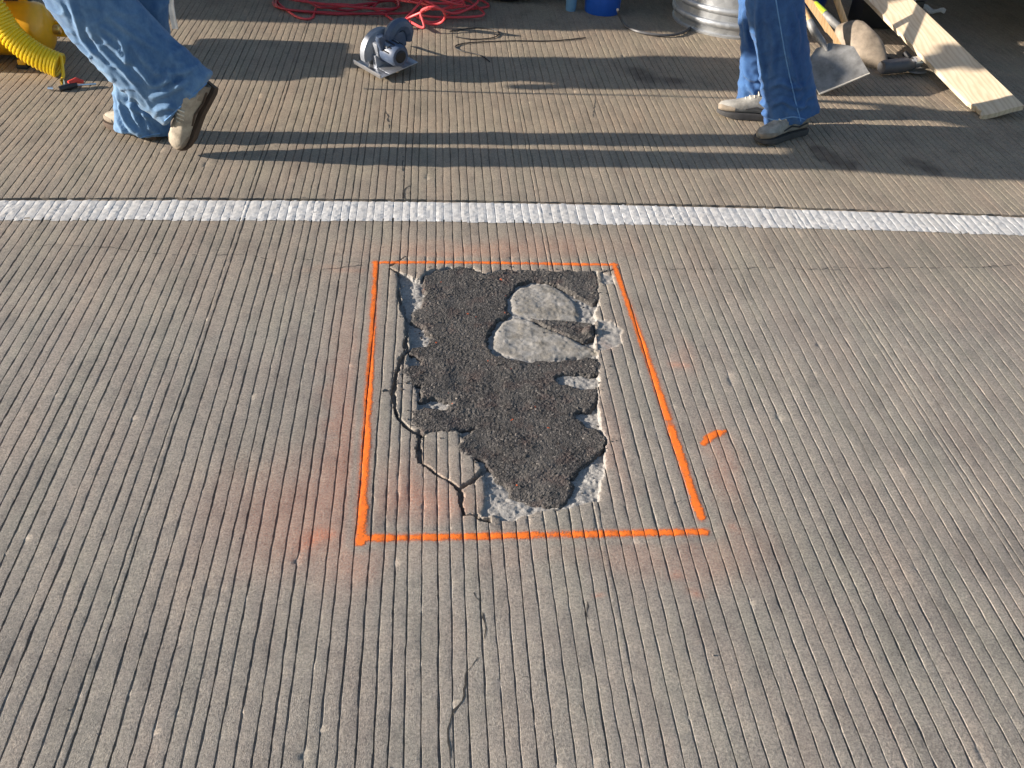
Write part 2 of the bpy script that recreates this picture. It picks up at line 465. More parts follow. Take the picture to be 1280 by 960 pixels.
def grid_arrays(X, Y, Z, mask=None):
    nx, ny = X.shape
    v = np.stack([X, Y, Z], -1).reshape(-1, 3)
    i, j = np.meshgrid(np.arange(nx - 1), np.arange(ny - 1), indexing='ij')
    a = i * ny + j
    q = np.stack([a, a + ny, a + ny + 1, a + 1], -1).reshape(-1, 4)
    if mask is not None: q = q[mask.reshape(-1)]
    return v, q

def np_mesh(name, parts, attrs):
    vs, qs, n = [], [], 0
    for v, q in parts:
        vs.append(v); qs.append(q + n); n += len(v)
    v = np.concatenate(vs); q = np.concatenate(qs)
    used = np.zeros(len(v), bool); used[q.reshape(-1)] = True
    remap = np.cumsum(used) - 1
    v = v[used]; q = remap[q]
    me = bpy.data.meshes.new(name)
    me.vertices.add(len(v)); me.vertices.foreach_set('co', v.astype(np.float32).reshape(-1))
    me.loops.add(q.size); me.loops.foreach_set('vertex_index', q.astype(np.int32).reshape(-1))
    me.polygons.add(len(q)); me.polygons.foreach_set('loop_start', np.arange(0, q.size, 4, dtype=np.int32))
    me.update(calc_edges=True); me.validate()
    for k, a in attrs.items():
        at_ = me.attributes.new(k, 'FLOAT', 'POINT'); at_.data.foreach_set('value', a[used].astype(np.float32))
    return me

def poly_sd(x, y, poly):                    # signed distance, negative inside
    P_ = np.array(poly); d = np.full(x.shape, 1e9); inside = np.zeros(x.shape, bool)
    for (ax, ay), (bx, by) in zip(P_, np.roll(P_, -1, 0)):
        ex, ey = bx - ax, by - ay; l = ex * ex + ey * ey + 1e-12
        t = np.clip(((x - ax) * ex + (y - ay) * ey) / l, 0, 1)
        d = np.minimum(d, np.hypot(x - ax - t * ex, y - ay - t * ey))
        c = (ay > y) != (by > y)
        inside ^= c & (x < (bx - ax) * (y - ay) / (by - ay + 1e-15) + ax)
    return np.where(inside, -d, d)

def line_d(x, y, pts, w=None):
    d = np.full(x.shape, 1e9)
    for k, ((ax, ay), (bx, by)) in enumerate(zip(pts[:-1], pts[1:])):
        ex, ey = bx - ax, by - ay; l = ex * ex + ey * ey + 1e-12
        t = np.clip(((x - ax) * ex + (y - ay) * ey) / l, 0, 1)
        dd = np.hypot(x - ax - t * ex, y - ay - t * ey)
        if w is not None: dd = dd - (w[k] * (1 - t) + w[k + 1] * t)
        d = np.minimum(d, dd)
    return d

G2 = lambda pts: [tuple(gp(px, py)[:2]) for px, py in pts]

# albedo masks: over-spray haze, oil and water stains, tan shoulder
SPRAY = [(405, 672, .035, .018, .8), (395, 675, .06, .035, .14), (380, 630, .16, .20, .24), (428, 540, .045, .28, .38), (345, 620, .2, .12, .12), (432, 430, .05, .28, .22),
         (445, 705, .06, .06, .28), (360, 680, .14, .09, .16), (620, 312, .38, .05, .34), (560, 318, .2, .03, .25), (700, 300, .2, .06, .2), (540, 628, .12, .055, .42), (520, 600, .12, .10, .2),
         (850, 458, .016, .02, .6), (855, 440, .03, .12, .2), (905, 570, .05, .12, .3), (905, 610, .05, .08, .22), (882, 705, .09, .07, .22), (875, 742, .02, .014, .55),
         (846, 722, .02, .02, .45), (922, 663, .014, .012, .6), (935, 680, .08, .08, .16), (800, 700, .1, .05, .16), (757, 746, .008, .008, .6), (770, 560, .03, .2, .2),
         (755, 428, .02, .02, .5), (742, 272, .012, .03, .5), (700, 690, .3, .04, .1), (430, 335, .1, .02, .25), (640, 340, .4, .05, .12), (680, 665, .35, .02, .10), (462, 500, .02, .5, .10)]
STAINS = [(797, 90, .075, .07, .9), (812, 98, .06, .05, .7), (842, 102, .075, .05, .9), (1025, 193, .04, .07, .9), (1042, 200, .045, .07, .9), (1062, 209, .04, .06, .8), (1140, 203, .04, .06, .9), (1160, 210, .05, .06, .9), (1190, 188, .05, .02, .45), (1025, 188, .03, .03, .5), (895, 300, .35, .1, .05)]

def blobs(x, y, spec):
    out = np.zeros(x.shape)
    jx = x + 0.02 * noise2(x, y, 0.05, 31) + 0.008 * noise2(x, y, 0.015, 32); jy = y + 0.02 * noise2(x, y, 0.06, 33)
    for px, py, rx, ry, a in spec:
        c = gp(px, py)
        out = out + a * np.exp(-(((jx - c[0]) / rx) ** 2 + ((jy - c[1]) / ry) ** 2))
    return np.clip(out, 0, 1)

OUT = dict(top=(G2([(468, 328), (560, 328), (770, 331)]), [.006, .0052, .006]),
           left=(G2([(470, 327), (462, 470), (450, 678)]), [.006, .008, .0098]),
           right=(G2([(767, 330), (812, 455), (876, 647)]), [.006, .008, .0098]),
           bottom=(G2([(449, 673), (660, 669), (882, 665)]), [.0088, .008, .008]))
def outline_d(x, y):
    d = np.full(x.shape, 1e9)
    for pts, w in OUT.values(): d = np.minimum(d, line_d(x, y, pts, w))
    return d

def surf_attrs(x, y, z, hole=None):
    x = x.reshape(-1); y = y.reshape(-1); n = len(x)
    # the taped edge keeps the strip beside the line clean
    d = outline_d(x, y)
    sp = 0.52 * blobs(x, y, SPRAY) * np.clip((d - 0.012) / 0.02, 0.05, 1)
    sp = sp + 0.4 * np.exp(-np.clip(d, 0, 1) / 0.004) * (d > -0.02)
    st = np.clip(blobs(x, y, STAINS) * 1.25 - 0.15, 0, 0.66) * (0.8 + 0.25 * noise2(x, y, 0.03, 34))
    tan = np.clip((y - 2.2) / 1.6, 0, 1) * 0.9
    return dict(spray=np.clip(sp, 0, 1), stain=st, tan=tan)

# the broken patch, outlines read off the photograph and laid on the road in metres
HOLE = G2([(496, 339), (512, 344), (525, 349), (532, 338), (560, 333), (590, 335), (606, 341), (625, 337), (660, 337), (700, 339), (745, 338), (748, 350), (749, 372), (744, 402), (745, 432),
           (750, 460), (749, 482), (747, 505), (753, 528), (759, 548), (758, 580), (752, 603), (748, 626), (715, 634), (680, 638), (655, 643), (640, 651), (628, 653), (616, 643),
           (600, 646), (606, 632), (607, 612), (602, 588), (585, 560), (575, 540), (550, 527), (522, 512), (521, 490), (515, 470), (509, 452), (511, 430), (510, 400), (501, 382), (498, 360)])
ASPH = G2([(530, 343), (545, 336), (575, 333), (592, 336), (606, 341), (620, 336), (660, 336), (700, 338), (742, 337), (750, 350), (750, 372), (741, 380), (728, 373), (712, 363), (697, 354), (680, 351),
           (662, 350), (645, 356), (635, 370), (634, 384), (638, 391), (624, 399), (613, 415), (610, 432), (620, 442), (640, 447), (665, 449), (700, 448), (735, 446), (750, 446), (751, 467), (738, 469),
           (725, 466), (705, 467), (692, 470), (700, 476), (715, 482), (735, 483), (751, 481), (746, 500), (741, 511), (734, 513), (721, 514), (719, 521), (727, 527), (736, 532), (750, 534),
           (759, 546), (757, 560), (745, 574), (726, 584), (716, 600), (712, 628), (700, 634), (680, 634), (655, 628), (640, 621), (632, 610), (620, 600), (611, 588), (604, 574), (590, 572), (575, 565),
           (567, 558), (578, 547), (592, 535), (570, 538), (548, 541), (530, 542), (516, 530), (517, 514), (530, 507), (555, 509), (566, 503), (545, 499), (525, 500), (524, 488), (531, 480),
           (520, 482), (505, 478), (502, 465), (510, 457), (526, 454), (528, 448), (512, 441), (514, 433), (533, 430), (539, 421), (528, 409), (514, 400), (513, 390), (525, 383), (530, 372), (529, 355)])
FINGER = G2([(664, 396), (690, 398), (715, 399), (733, 402), (743, 404), (744, 421), (732, 426), (715, 419), (690, 411), (675, 403)])
MOUND1 = G2([(637, 376), (640, 364), (650, 356), (670, 352), (690, 354), (706, 363), (719, 375), (727, 392), (722, 397), (700, 397), (670, 394), (650, 392), (642, 387)])
MOUND2 = G2([(614, 430), (618, 414), (627, 401), (641, 394), (660, 396), (675, 404), (700, 413), (725, 426), (745, 433), (749, 442), (720, 444), (690, 446), (665, 446), (640, 443), (620, 437)])
SPALL = [G2([(747, 398), (768, 402), (778, 413), (776, 429), (765, 435), (747, 437)]), G2([(752, 340), (766, 344), (771, 354), (756, 356), (750, 352)])]
CRACKS = [(G2([(497, 340), (499, 362), (503, 385), (508, 402), (508, 438), (498, 455), (493, 475), (491, 500), (496, 520), (506, 532), (520, 541), (530, 545)]), [.003, .005, .007, .006, .006, .006, .0058, .0058, .005, .0045, .004, .002]),
          (G2([(524, 540), (523, 560), (525, 577)]), [.006, .006, .005]),
          (G2([(525, 577), (537, 585), (548, 594), (560, 600), (575, 611)]), [.003, .003, .0025, .002, .003]),
          (G2([(575, 611), (588, 603), (598, 594), (606, 586)]), [.004, .006, .006, .008]),
          (G2([(575, 611), (576, 625), (578, 642)]), [.005, .006, .003]),
          (G2([(578, 642), (596, 643), (602, 648), (612, 650)]), [.001, .003, .005, .007]),
          (G2([(496, 339), (485, 334), (500, 325), (508, 318)]), [.006, .002, .0015, .001]),
          (G2([(487, 487), (480, 489)]), [.0015, .001]),
          (G2([(755, 340), (770, 336), (782, 335)]), [.0015, .0022, .001])]

FX0, FX1, FY0, FY1 = -0.175, 0.63, 1.43, 2.66
gi0 = int(np.searchsorted(xs, FX0)); gi1 = int(np.searchsorted(xs, FX1))
ys_f = np.arange(FY0, FY1 + 1e-6, 0.003)

def sstep(a, b, t):
    u = np.clip((t - a) / (b - a), 0, 1); return u * u * (3 - 2 * u)

def floor_z(X, Y):
    z = -0.0145 + 0.0075 * sstep(1.74, 1.52, Y) + 0.0035 * noise2(X, Y, 0.06, 41) + 0.0022 * noise2(X, Y, 0.017, 42) + 0.0016 * noise2(X, Y, 0.007, 43)
    return z

def jag(X, Y, a=1.0):
    return a * (0.0045 * noise2(X, Y, 0.028, 51) + 0.0028 * noise2(X, Y, 0.011, 52) + 0.0015 * noise2(X, Y, 0.005, 53))

def sstep(a, b, t):
    u = np.clip((t - a) / (b - a), 0, 1); return u * u * (3 - 2 * u)

def broken(X, Y, Z):
    """surface of the slab where it is broken out: height, rough-concrete mask, smooth-concrete mask"""
    j = jag(X, Y)
    sdh = poly_sd(X, Y, HOLE) + j
    k = sstep(0.001, -0.0045, sdh)
    fl = floor_z(X, Y)
    m1 = poly_sd(X, Y, MOUND1) + 0.45 * j; m2 = poly_sd(X, Y, MOUND2) + 0.45 * j
    sm = np.zeros_like(X)
    for m_, top, cx in ((m1, -0.0075, 0), (m2, -0.0065, 0)):
        h = np.clip(-m_ / 0.016, 0, 1); h = np.sqrt(1 - (1 - h) ** 2)
        mz = -0.0145 + (top + 0.0145) * h + 0.0022 * noise2(X, Y, 0.035, 44) + 0.0010 * noise2(X, Y, 0.009, 45)
        fl = np.where(m_ < 0, np.maximum(fl, mz), fl); sm = np.maximum(sm, sstep(0.0, -0.004, m_))
    Z2 = Z * (1 - k) + fl * k
    # chipped lip
    lip = np.exp(-np.clip(sdh, 0, 1) / 0.006) * (sdh > 0)
    Z2 = Z2 - lip * 0.0015 * (1 + noise2(X, Y, 0.012, 46))
    ex = sstep(0.003, -0.002, sdh)
    for p in SPALL:
        s = poly_sd(X, Y, p) + 1.2 * j; q = sstep(0.002, -0.006, s)
        Z2 = np.where(sdh > 0, Z2 * (1 - q) + (-0.0042 + 0.0018 * noise2(X, Y, 0.012, 47)) * q, Z2); ex = np.maximum(ex, q * 0.8)
    for pts, w in CRACKS:
        d = line_d(X + 0.75 * j, Y - 0.5 * j, pts, w) + 0.002 * noise2(X, Y, 0.009, 48) + 0.0015 * noise2(X, Y, 0.03, 49)
        c = sstep(0.0012, -0.0015, d)
        Z2 = np.where(Z2 > -0.017, Z2 * (1 - c) - 0.02 * c, Z2)
        ex = np.maximum(ex, sstep(0.0, -0.003, d) * 0.3)
    return Z2, ex, sm

# ---- lane slab
ys_l = np.concatenate([np.arange(0.25, FY0 - 0.004, 0.0065), [FY0], np.arange(FY0 + 0.008, FY1 - 0.004, 0.008), [FY1], np.arange(FY1 + 0.01, 3.05, 0.01), [3.053, 3.056]])
X, Y, Z, _ = grooves(ys_l, range(NG), 4, 1)
cols_per = 5
mask = np.ones((X.shape[0] - 1, X.shape[1] - 1), bool)
r0 = int(np.argmin(abs(ys_l - FY0))); r1 = int(np.argmin(abs(ys_l - FY1)))
mask[gi0 * cols_per:gi1 * cols_per, r0:r1] = False
Z[:, -2] -= 0.0015; Z[:, -1] = -0.035
Y = Y + bow(X, Y)
Y[:, -2:] += (0.003 * noise2(X, Y, 0.03, 61) + 0.003 * noise2(X, Y, 0.3, 62))[:, -2:]
lane_parts = [grid_arrays(X, Y, Z, mask)]
at_l = surf_attrs(X, Y, Z); at_l['exposed'] = np.zeros(X.size); at_l['smoothed'] = np.zeros(X.size)
Xf, Yf, Zf, _ = grooves(ys_f, range(gi0, gi1), 7, 7)
# close the fine strip on the next groove of the coarse sheet
Xe, Ye, Ze, _ = grooves(ys_f, [gi1], 4, 0)
Xf = np.concatenate([Xf, Xe[:1]]); Yf = np.concatenate([Yf, Ye[:1]]); Zf = np.concatenate([Zf, Ze[:1]])
Zb, ex, sm = broken(Xf, Yf, Zf)
Yw = Yf + bow(Xf, Yf)
lane_parts.append(grid_arrays(Xf, Yw, Zb))
at_f = surf_attrs(Xf, Yf, Zb); at_f['exposed'] = ex.reshape(-1); at_f['smoothed'] = sm.reshape(-1)
at_f['spray'] = at_f['spray'] * (1 - 0.85 * ex.reshape(-1))
lane = link('lane_pavement', np_mesh('lane_pavement', lane_parts, {k: np.concatenate([at_l[k], at_f[k]]) for k in at_l}), M['concrete'], sharp=32)
lane['kind'] = 'structure'

# ---- shoulder slab beyond the joint
ys_s = np.concatenate([[3.067, 3.070], np.arange(3.08, 4.4, 0.013), np.arange(4.4, 6.6, 0.02)])
X, Y, Z, _ = grooves(ys_s, range(NG), 4, 1)
Z = Z + 0.0008 * noise2(X, Y, 0.012, 65) * np.clip((Y - 4.2) / 0.6, 0, 1)
Z[:, 0] = -0.035; Z[:, 1] -= 0.0015
Y = Y + bow(X, Y)
Y[:, :2] += (0.003 * noise2(X, Y, 0.028, 63) + 0.002 * noise2(X, Y, 0.3, 64))[:, :2]
at_s = surf_attrs(X, Y, Z); at_s['exposed'] = np.zeros(X.size); at_s['smoothed'] = np.zeros(X.size)
sh = link('shoulder_pavement', np_mesh('shoulder_pavement', [grid_arrays(X, Y, Z)], at_s), M['concrete'], sharp=32)
sh['kind'] = 'structure'

# ---- plain concrete out to the horizon, and the dirt in the joint
mb = MB()
xa, xb, ya, yb = float(xs[0]) + 0.012, float(xs[-1]) - 0.012, 0.26, 6.58
E_ = 400.0
for q in ([(-E_, -E_), (E_, -E_), (E_, ya), (-E_, ya)], [(-E_, yb), (E_, yb), (E_, E_), (-E_, E_)], [(-E_, ya), (xa, ya), (xa, yb), (-E_, yb)], [(xb, ya), (E_, ya), (E_, yb), (xb, yb)]):
    mb.add([(a, b, -0.0025) for a, b in q], [(0, 1, 2, 3)])
gr = mb.build('ground', M['concrete'], smooth=False); gr['kind'] = 'structure'
mb = MB(); mb.add([(-3.7, 2.9, -0.03), (5.0, 2.9, -0.03), (5.0, 3.12, -0.03), (-3.7, 3.12, -0.03)], [(0, 1, 2, 3)])
jd = mb.build('joint_bed', M['seal'], smooth=False); jd['kind'] = 'structure'

# ---- painted edge line, laid over the lane's edge and half filling its grooves
ys_w = np.arange(2.888, 3.0525, 0.0052)
X, Y, Z, Gv = grooves(ys_w, range(NG), 4, 2, 0.24)
lz = 0.0014 + 0.0009 * noise2(X, Y, 0.011, 71) + 0.001 * noise2(X, Y, 0.03, 72)
Z = Z + np.maximum(lz, 0.0006)
Y0 = Y.copy()
Y = Y + bow(X, Y)
lo = 2.895 + 0.004 * noise2(X, Y, 0.02, 73) + 0.003 * noise2(X, Y, 0.2, 74) + 0.012 * (Gv > 0.5) * (1 + noise2(X, Y, 0.02, 75))
hi = 3.048 + 0.003 * noise2(X, Y, 0.02, 76)
okv = (Y0 > lo) & (Y0 < hi) & (noise2(X, Y, 0.016, 77) + 0.5 * noise2(X, Y, 0.006, 78) > -1.4)
m4 = okv[:-1, :-1] & okv[1:, :-1] & okv[1:, 1:] & okv[:-1, 1:]
ln = link('painted_edge_line', np_mesh('painted_edge_line', [grid_arrays(X, Y, Z, m4)], {}), M['line'], smooth=False)
tag(ln, 'worn white painted line running across the grooved concrete beside the joint', 'road marking')

# ---- orange spray-painted rectangle
OX0, OX1 = -0.24, 0.70
go0 = int(np.searchsorted(xs, OX0)); go1 = int(np.searchsorted(xs, OX1))
ys_o = np.arange(1.36, 2.66, 0.0032)
X, Y, Z, Gv = grooves(ys_o, range(go0, go1), 4, 6)
Yw = Y + bow(X, Y)
nz = 0.0016 * noise2(X, Y, 0.006, 81) + 0.0022 * noise2(X, Y, 0.03, 82) + 0.0012 * noise2(X, Y, 0.003, 84)
inside_hole = poly_sd(X, Y, HOLE) < 0.008
Z = Z + 0.0007
def paint(name, keys, label, extra=None):
    d = np.full(X.shape, 1e9)
    for k in keys: d = np.minimum(d, line_d(X, Y, *OUT[k]))
    if extra: d = np.minimum(d, line_d(X, Y, *extra))
    okv = (d + nz < 0.006) & ~inside_hole
    cov = np.clip(-(d + nz - 0.006) / 0.0125, 0, 1) * (1 - 0.75 * (Gv > 0.3)) * np.clip(0.92 + 0.4 * noise2(X, Y, 0.05, 85) + 0.25 * noise2(X, Y, 0.013, 86), 0.3, 1)
    m4 = okv[:-1, :-1] & okv[1:, :-1] & okv[1:, 1:] & okv[:-1, 1:]
    o = link(name, np_mesh(name, [grid_arrays(X, Yw, Z, m4)], {'cover': cov.reshape(-1)}), M['orange'], smooth=False)
    return tag(o, label, 'paint mark')
paint('spray_painted_outline', ['top', 'left', 'right', 'bottom'], 'bright orange spray-painted rectangle framing the broken asphalt patch')
OX0, OX1 = 0.68, 0.80
go0 = int(np.searchsorted(xs, OX0)) - 1; go1 = int(np.searchsorted(xs, OX1)) + 2
ys_o = np.arange(1.62, 1.85, 0.0032)
X, Y, Z, Gv = grooves(ys_o, range(go0, go1), 4, 6); Yw = Y + bow(X, Y); Z = Z + 0.0007
nz = 0.0025 * noise2(X, Y, 0.008, 81) + 0.002 * noise2(X, Y, 0.03, 82); inside_hole = np.zeros(X.shape, bool)
paint('paint_dash', [], 'short curved orange paint dash lying right of the orange rectangle', (G2([(879, 555), (888, 546), (897, 542), (907, 539)]), [.006, .011, .011, .004]))

# ---- asphalt patch
gx = np.arange(-0.14, 0.60, 0.003); gy = np.arange(1.46, 2.60, 0.003)
X, Y = np.meshgrid(gx, gy, indexing='ij')
X = X + 0.0011 * noise2(X, Y, 0.0031, 91); Y = Y + 0.0011 * noise2(X, Y, 0.0033, 92)
Zbase, _, _ = broken(X, Y, np.zeros_like(X))
j = jag(X, Y, 1.35)
sa = poly_sd(X, Y, ASPH) + j
sf = poly_sd(X, Y, FINGER) + 0.7 * j
s = np.minimum(sa, sf)
h = np.clip(-s / 0.010, 0, 1); h = np.sqrt(np.clip(1 - (1 - h) ** 2, 0, 1))
top = -0.0025 + 0.0035 * noise2(X, Y, 0.11, 93) + 0.002 * noise2(X, Y, 0.035, 94)
top = top + np.where(sf < sa, 0.001, 0)
lump = gp(735, 414); top = np.maximum(top, -0.004 + 0.017 * np.sqrt(np.clip(1 - ((X - lump[0]) ** 2 + (Y - lump[1]) ** 2) / 0.018 ** 2, 0, 1)))
sp_ = sstep(-0.02, 0.03, poly_sd(X, Y, HOLE))
top = top + 0.0035 * sstep(-0.05, 0.012, poly_sd(X, Y, HOLE) + jag(X, Y))
grain = 0.0008 * noise2(X, Y, 0.0062, 95) * (1 + noise2(X, Y, 0.06, 97)) + 0.0006 * np.random.RandomState(9).uniform(-1, 1, X.shape)
pits = np.clip(noise2(X, Y, 0.013, 96) - 0.72, 0, 1) * 0.004
Za = Zbase - 0.002 + (top - Zbase + 0.002) * h + (grain - pits) * np.clip(h * 1.5, 0, 1)
ok = s < 0.0015
m4 = ok[:-1, :-1] | ok[1:, :-1] | ok[1:, 1:] | ok[:-1, 1:]
ap = link('asphalt_patch', np_mesh('asphalt_patch', [grid_arrays(X, Y + bow(X, Y), Za, m4)], {}), M['asphalt'], smooth=False)
tag(ap, 'ragged dark asphalt patch filling the broken hole inside the orange rectangle', 'asphalt patch')
# loose crumbs of asphalt and concrete: too many to count
mb = MB(); r_ = random.Random(4)
def crumb(mb, c, r):
    rs = [r * r_.uniform(0.6, 1.2) for _ in range(3)]
    rot = Matrix.Rotation(r_.uniform(0, 6.3), 4, Vector((r_.random(), r_.random(), r_.random() + .1)).normalized())
    vs = [(1, 0, 0), (-1, 0, 0), (0, 1, 0), (0, -1, 0), (0, 0, 1), (0, 0, -1)]
    vs = [Vector(c) + rot @ Vector((a * rs[0], b * rs[1], d * rs[2])) * r_.uniform(.8, 1.1) for a, b, d in vs]
    mb.add(vs, [(0, 2, 4), (2, 1, 4), (1, 3, 4), (3, 0, 4), (2, 0, 5), (1, 2, 5), (3, 1, 5), (0, 3, 5)])
for k in range(900):
    i = r_.randrange(X.shape[0]); jj = r_.randrange(X.shape[1])
    if s[i, jj] < 0.03:
        z = max(Za[i, jj], Zbase[i, jj]); crumb(mb, (X[i, jj], Y[i, jj], z + 0.0006), r_.choice((0.0014, 0.002, 0.0028, 0.0042)) * r_.uniform(.8, 1.2))
cr = mb.build('asphalt_crumbs', M['asphalt'], smooth=False); cr['kind'] = 'stuff'
mb = MB()
for k in range(260):
    if k < 110:
        a = r_.choice(HOLE); c = (a[0] + r_.gauss(0, .025), a[1] + r_.gauss(0, .03), 0.0012); rr = r_.uniform(.0008, .0022)
    else: c = (r_.uniform(-2, 3), r_.uniform(.8, 4.6), 0.001); rr = r_.uniform(.001, .0028)
    crumb(mb, c, rr)
cr = mb.build('concrete_grit', M['concrete'], smooth=False); cr['kind'] = 'stuff'

# ---- hairline cracks filled with dirt, parts of the slab they run through
def crack(pts, w, parent, seed, breaks=0.0, z=0.0013):
    r = random.Random(seed); mb = MB(); P2 = [gp(*p) for p in pts]
    path = []
    for a, b in zip(P2[:-1], P2[1:]):
        n = max(2, int((b - a).length / 0.012))
        for k in range(n): path.append(a.lerp(b, k / n))
    path.append(P2[-1])
    d = 0; pr = None
    for i, p in enumerate(path):
        t = (path[min(i + 1, len(path) - 1)] - path[max(i - 1, 0)]).normalized(); nrm = Vector((-t.y, t.x, 0))
        d = d * 0.8 + r.gauss(0, 0.0022); q = p + nrm * d
        ww = w * r.uniform(0.35, 1.25) * (0.25 + 0.75 * min(1, i / 6, (len(path) - 1 - i) / 6))
        zz = 0.0007 + float(0.0012 * noise2(np.array([q.x]), np.array([q.y]), 0.21, 21)[0])
        cur = (q + nrm * ww, q - nrm * ww)
        if pr and r.random() > breaks:
            mb.add([(*pr[0][:2], zz), (*cur[0][:2], zz), (*cur[1][:2], zz), (*pr[1][:2], zz)], [(0, 1, 2, 3)])
        pr = cur
    return mb.build('crack', M['crack'], parent, smooth=False)
crack([(0, 306), (40, 308), (75, 306)], .0017, lane, 1, .25)
crack([(75, 306), (140, 310), (200, 318), (255, 319), (300, 317), (335, 323), (400, 326), (455, 328)], .0016, lane, 2, .45)
crack([(400, 338), (430, 334), (462, 330)], .0026, lane, 3, .15)
crack([(800, 336), (900, 337), (1000, 336), (1100, 335), (1200, 335), (1280, 330)], .0018, lane, 4, .4)
crack([(1036, 337), (1050, 337)], .004, lane, 5); crack([(1094, 337), (1110, 333)], .004, lane, 6)
crack([(930, 336), (955, 335)], .0026, lane, 14); crack([(1225, 335), (1262, 334)], .0025, lane, 15)
crack([(563, 960), (562, 920), (566, 895), (580, 870), (586, 842), (598, 822)], .0026, lane, 7)
crack([(586, 735), (598, 760), (604, 786), (603, 805)], .0024, lane, 8, .2)
crack([(735, 752), (737, 772)], .0036, lane, 9); crack([(744, 657), (742, 678)], .0022, lane, 10)
crack([(726, 880), (732, 892)], .002, lane, 11); crack([(835, 630), (868, 620)], .0012, lane, 12, .3); crack([(652, 846), (662, 847)], .002, lane, 16)
crack([(507, 250), (506, 238), (512, 232)], .006, sh, 13); crack([(482, 136), (486, 146), (488, 160)], .0035, sh, 17, .1)
crack([(502, 185), (505, 230)], .0018, sh, 18, .3); crack([(745, 120), (740, 150)], .002, sh, 19, .2)

# ------------------------------------------------------------------ cloth and people
def voxel(mb, size, smooth_it=4):
    me = mb.mesh('tmp'); o = bpy.data.objects.new('tmp', me); COL.objects.link(o)
    m = o.modifiers.new('r', 'REMESH'); m.mode = 'VOXEL'; m.voxel_size = size
    m2 = o.modifiers.new('s', 'SMOOTH'); m2.iterations = smooth_it; m2.factor = 0.5
    dg = bpy.context.evaluated_depsgraph_get(); dg.update()
    out = bpy.data.meshes.new_from_object(o.evaluated_get(dg))
    bpy.data.objects.remove(o); bpy.data.meshes.remove(me)
    return out

def limb(mb, pts, radii, n=18, k=5, ysq=1.0):
    P_ = catmull(pts, k); R_ = []
    for i in range(len(radii) - 1):
        for q in range(k): R_.append(radii[i] * (1 - q / k) + radii[i + 1] * q / k)
    R_.append(radii[-1])
    n0 = len(mb.v); mb.tube(P_, R_, n)
    if ysq != 1.0:
        for i in range(len(P_)):
            for q in range(n):
                v = mb.v[n0 + i * n + q]; mb.v[n0 + i * n + q] = (v[0], P_[i].y + (v[1] - P_[i].y) * ysq, v[2])

def ellipse_stack(mb, rows, fwd, n=22):      # rows: centre, half width, half depth
    f = Vector((fwd.x, fwd.y, 0)).normalized(); sd = Vector((-f.y, f.x, 0)); rs = []
    for c, a, b in rows:
        rs.append([Vector(c) + sd * (a * math.cos(t)) + f * (b * math.sin(t)) for t in [2 * math.pi * i / n for i in range(n)]])
    mb.rings(rs)

def folds(me, amp, seed, hem=None, ax=(0, 0, 1)):
    ax = Vector(ax).normalized()
    me.update()
    nv = len(me.vertices); co = np.zeros(nv * 3); me.vertices.foreach_get('co', co); co = co.reshape(-1, 3)
    no = np.zeros(nv * 3); me.vertex_normals.foreach_get('vector', no); no = no.reshape(-1, 3)
    off = Vector((seed * 7.3, seed * 3.1, seed))
    for i in range(nv):
        p = Vector(co[i])
        q = p - ax * (p.dot(ax) * .72)
        wv = mnoise.noise(p * 5 + off) * .05
        a = mnoise.noise((q + Vector((wv, 0, wv))) * 9.5 + off)
        b = mnoise.noise(Vector((p.x * 13 - p.z * 10, p.y * 13, p.z * 14 + p.x * 8)) + off)
        d = amp * (1.0 - 3.0 * abs(a)) + amp * 0.6 * (max(0, 1 - 4.5 * abs(b))) 
        if hem:
            for hz, c in hem:
                dist = (p - c).length
                if dist < hz: d += amp * 0.55 * (1 - dist / hz) * math.sin((p - c).length * 80 + 6 * a)
        co[i] += no[i] * d
    me.vertices.foreach_set('co', co.reshape(-1)); me.update()

def crease(me, lines, A=.0075, s=.009):
    from mathutils.bvhtree import BVHTree
    bv = BVHTree.FromPolygons([v.co.copy() for v in me.vertices], [tuple(p_.vertices) for p_ in me.polygons])
    nv = len(me.vertices); co = np.zeros(nv * 3); me.vertices.foreach_get('co', co); co = co.reshape(-1, 3)
    no = np.zeros(nv * 3); me.vertex_normals.foreach_get('vector', no); no = no.reshape(-1, 3)
    disp = np.zeros(nv)
    for ln_ in lines:
        k = 1.0
        if not hasattr(ln_[0], '__len__'): k = ln_[0]; ln_ = ln_[1:]
        pts = []
        for q in catmull([(a, b, 0) for a, b in ln_], 5):
            hit = bv.ray_cast(Vector((0, 0, CAMH)), Vector(ray(q.x, q.y)).normalized())
            if hit[0] is not None: pts.append(np.array(hit[0]))
        if len(pts) < 2: continue
        d = np.full(nv, 1e9); tt = np.zeros(nv)
        for i, (a, b) in enumerate(zip(pts[:-1], pts[1:])):
            e = b - a; l = e.dot(e) + 1e-12; t = np.clip(((co - a) @ e) / l, 0, 1)
            dd = np.linalg.norm(co - a - t[:, None] * e, axis=1); m_ = dd < d; d[m_] = dd[m_]; tt[m_] = ((i + t) / (len(pts) - 1))[m_]
        fade = np.clip(np.sin(np.pi * np.clip(tt, .04, .96)) * 1.6, 0, 1)
        disp += k * A * fade * (np.exp(-(d / s) ** 2) - .75 * np.exp(-((d - 2.3 * s) / (1.2 * s)) ** 2))
    co += no * disp[:, None]
    me.vertices.foreach_set('co', co.reshape(-1)); me.update()

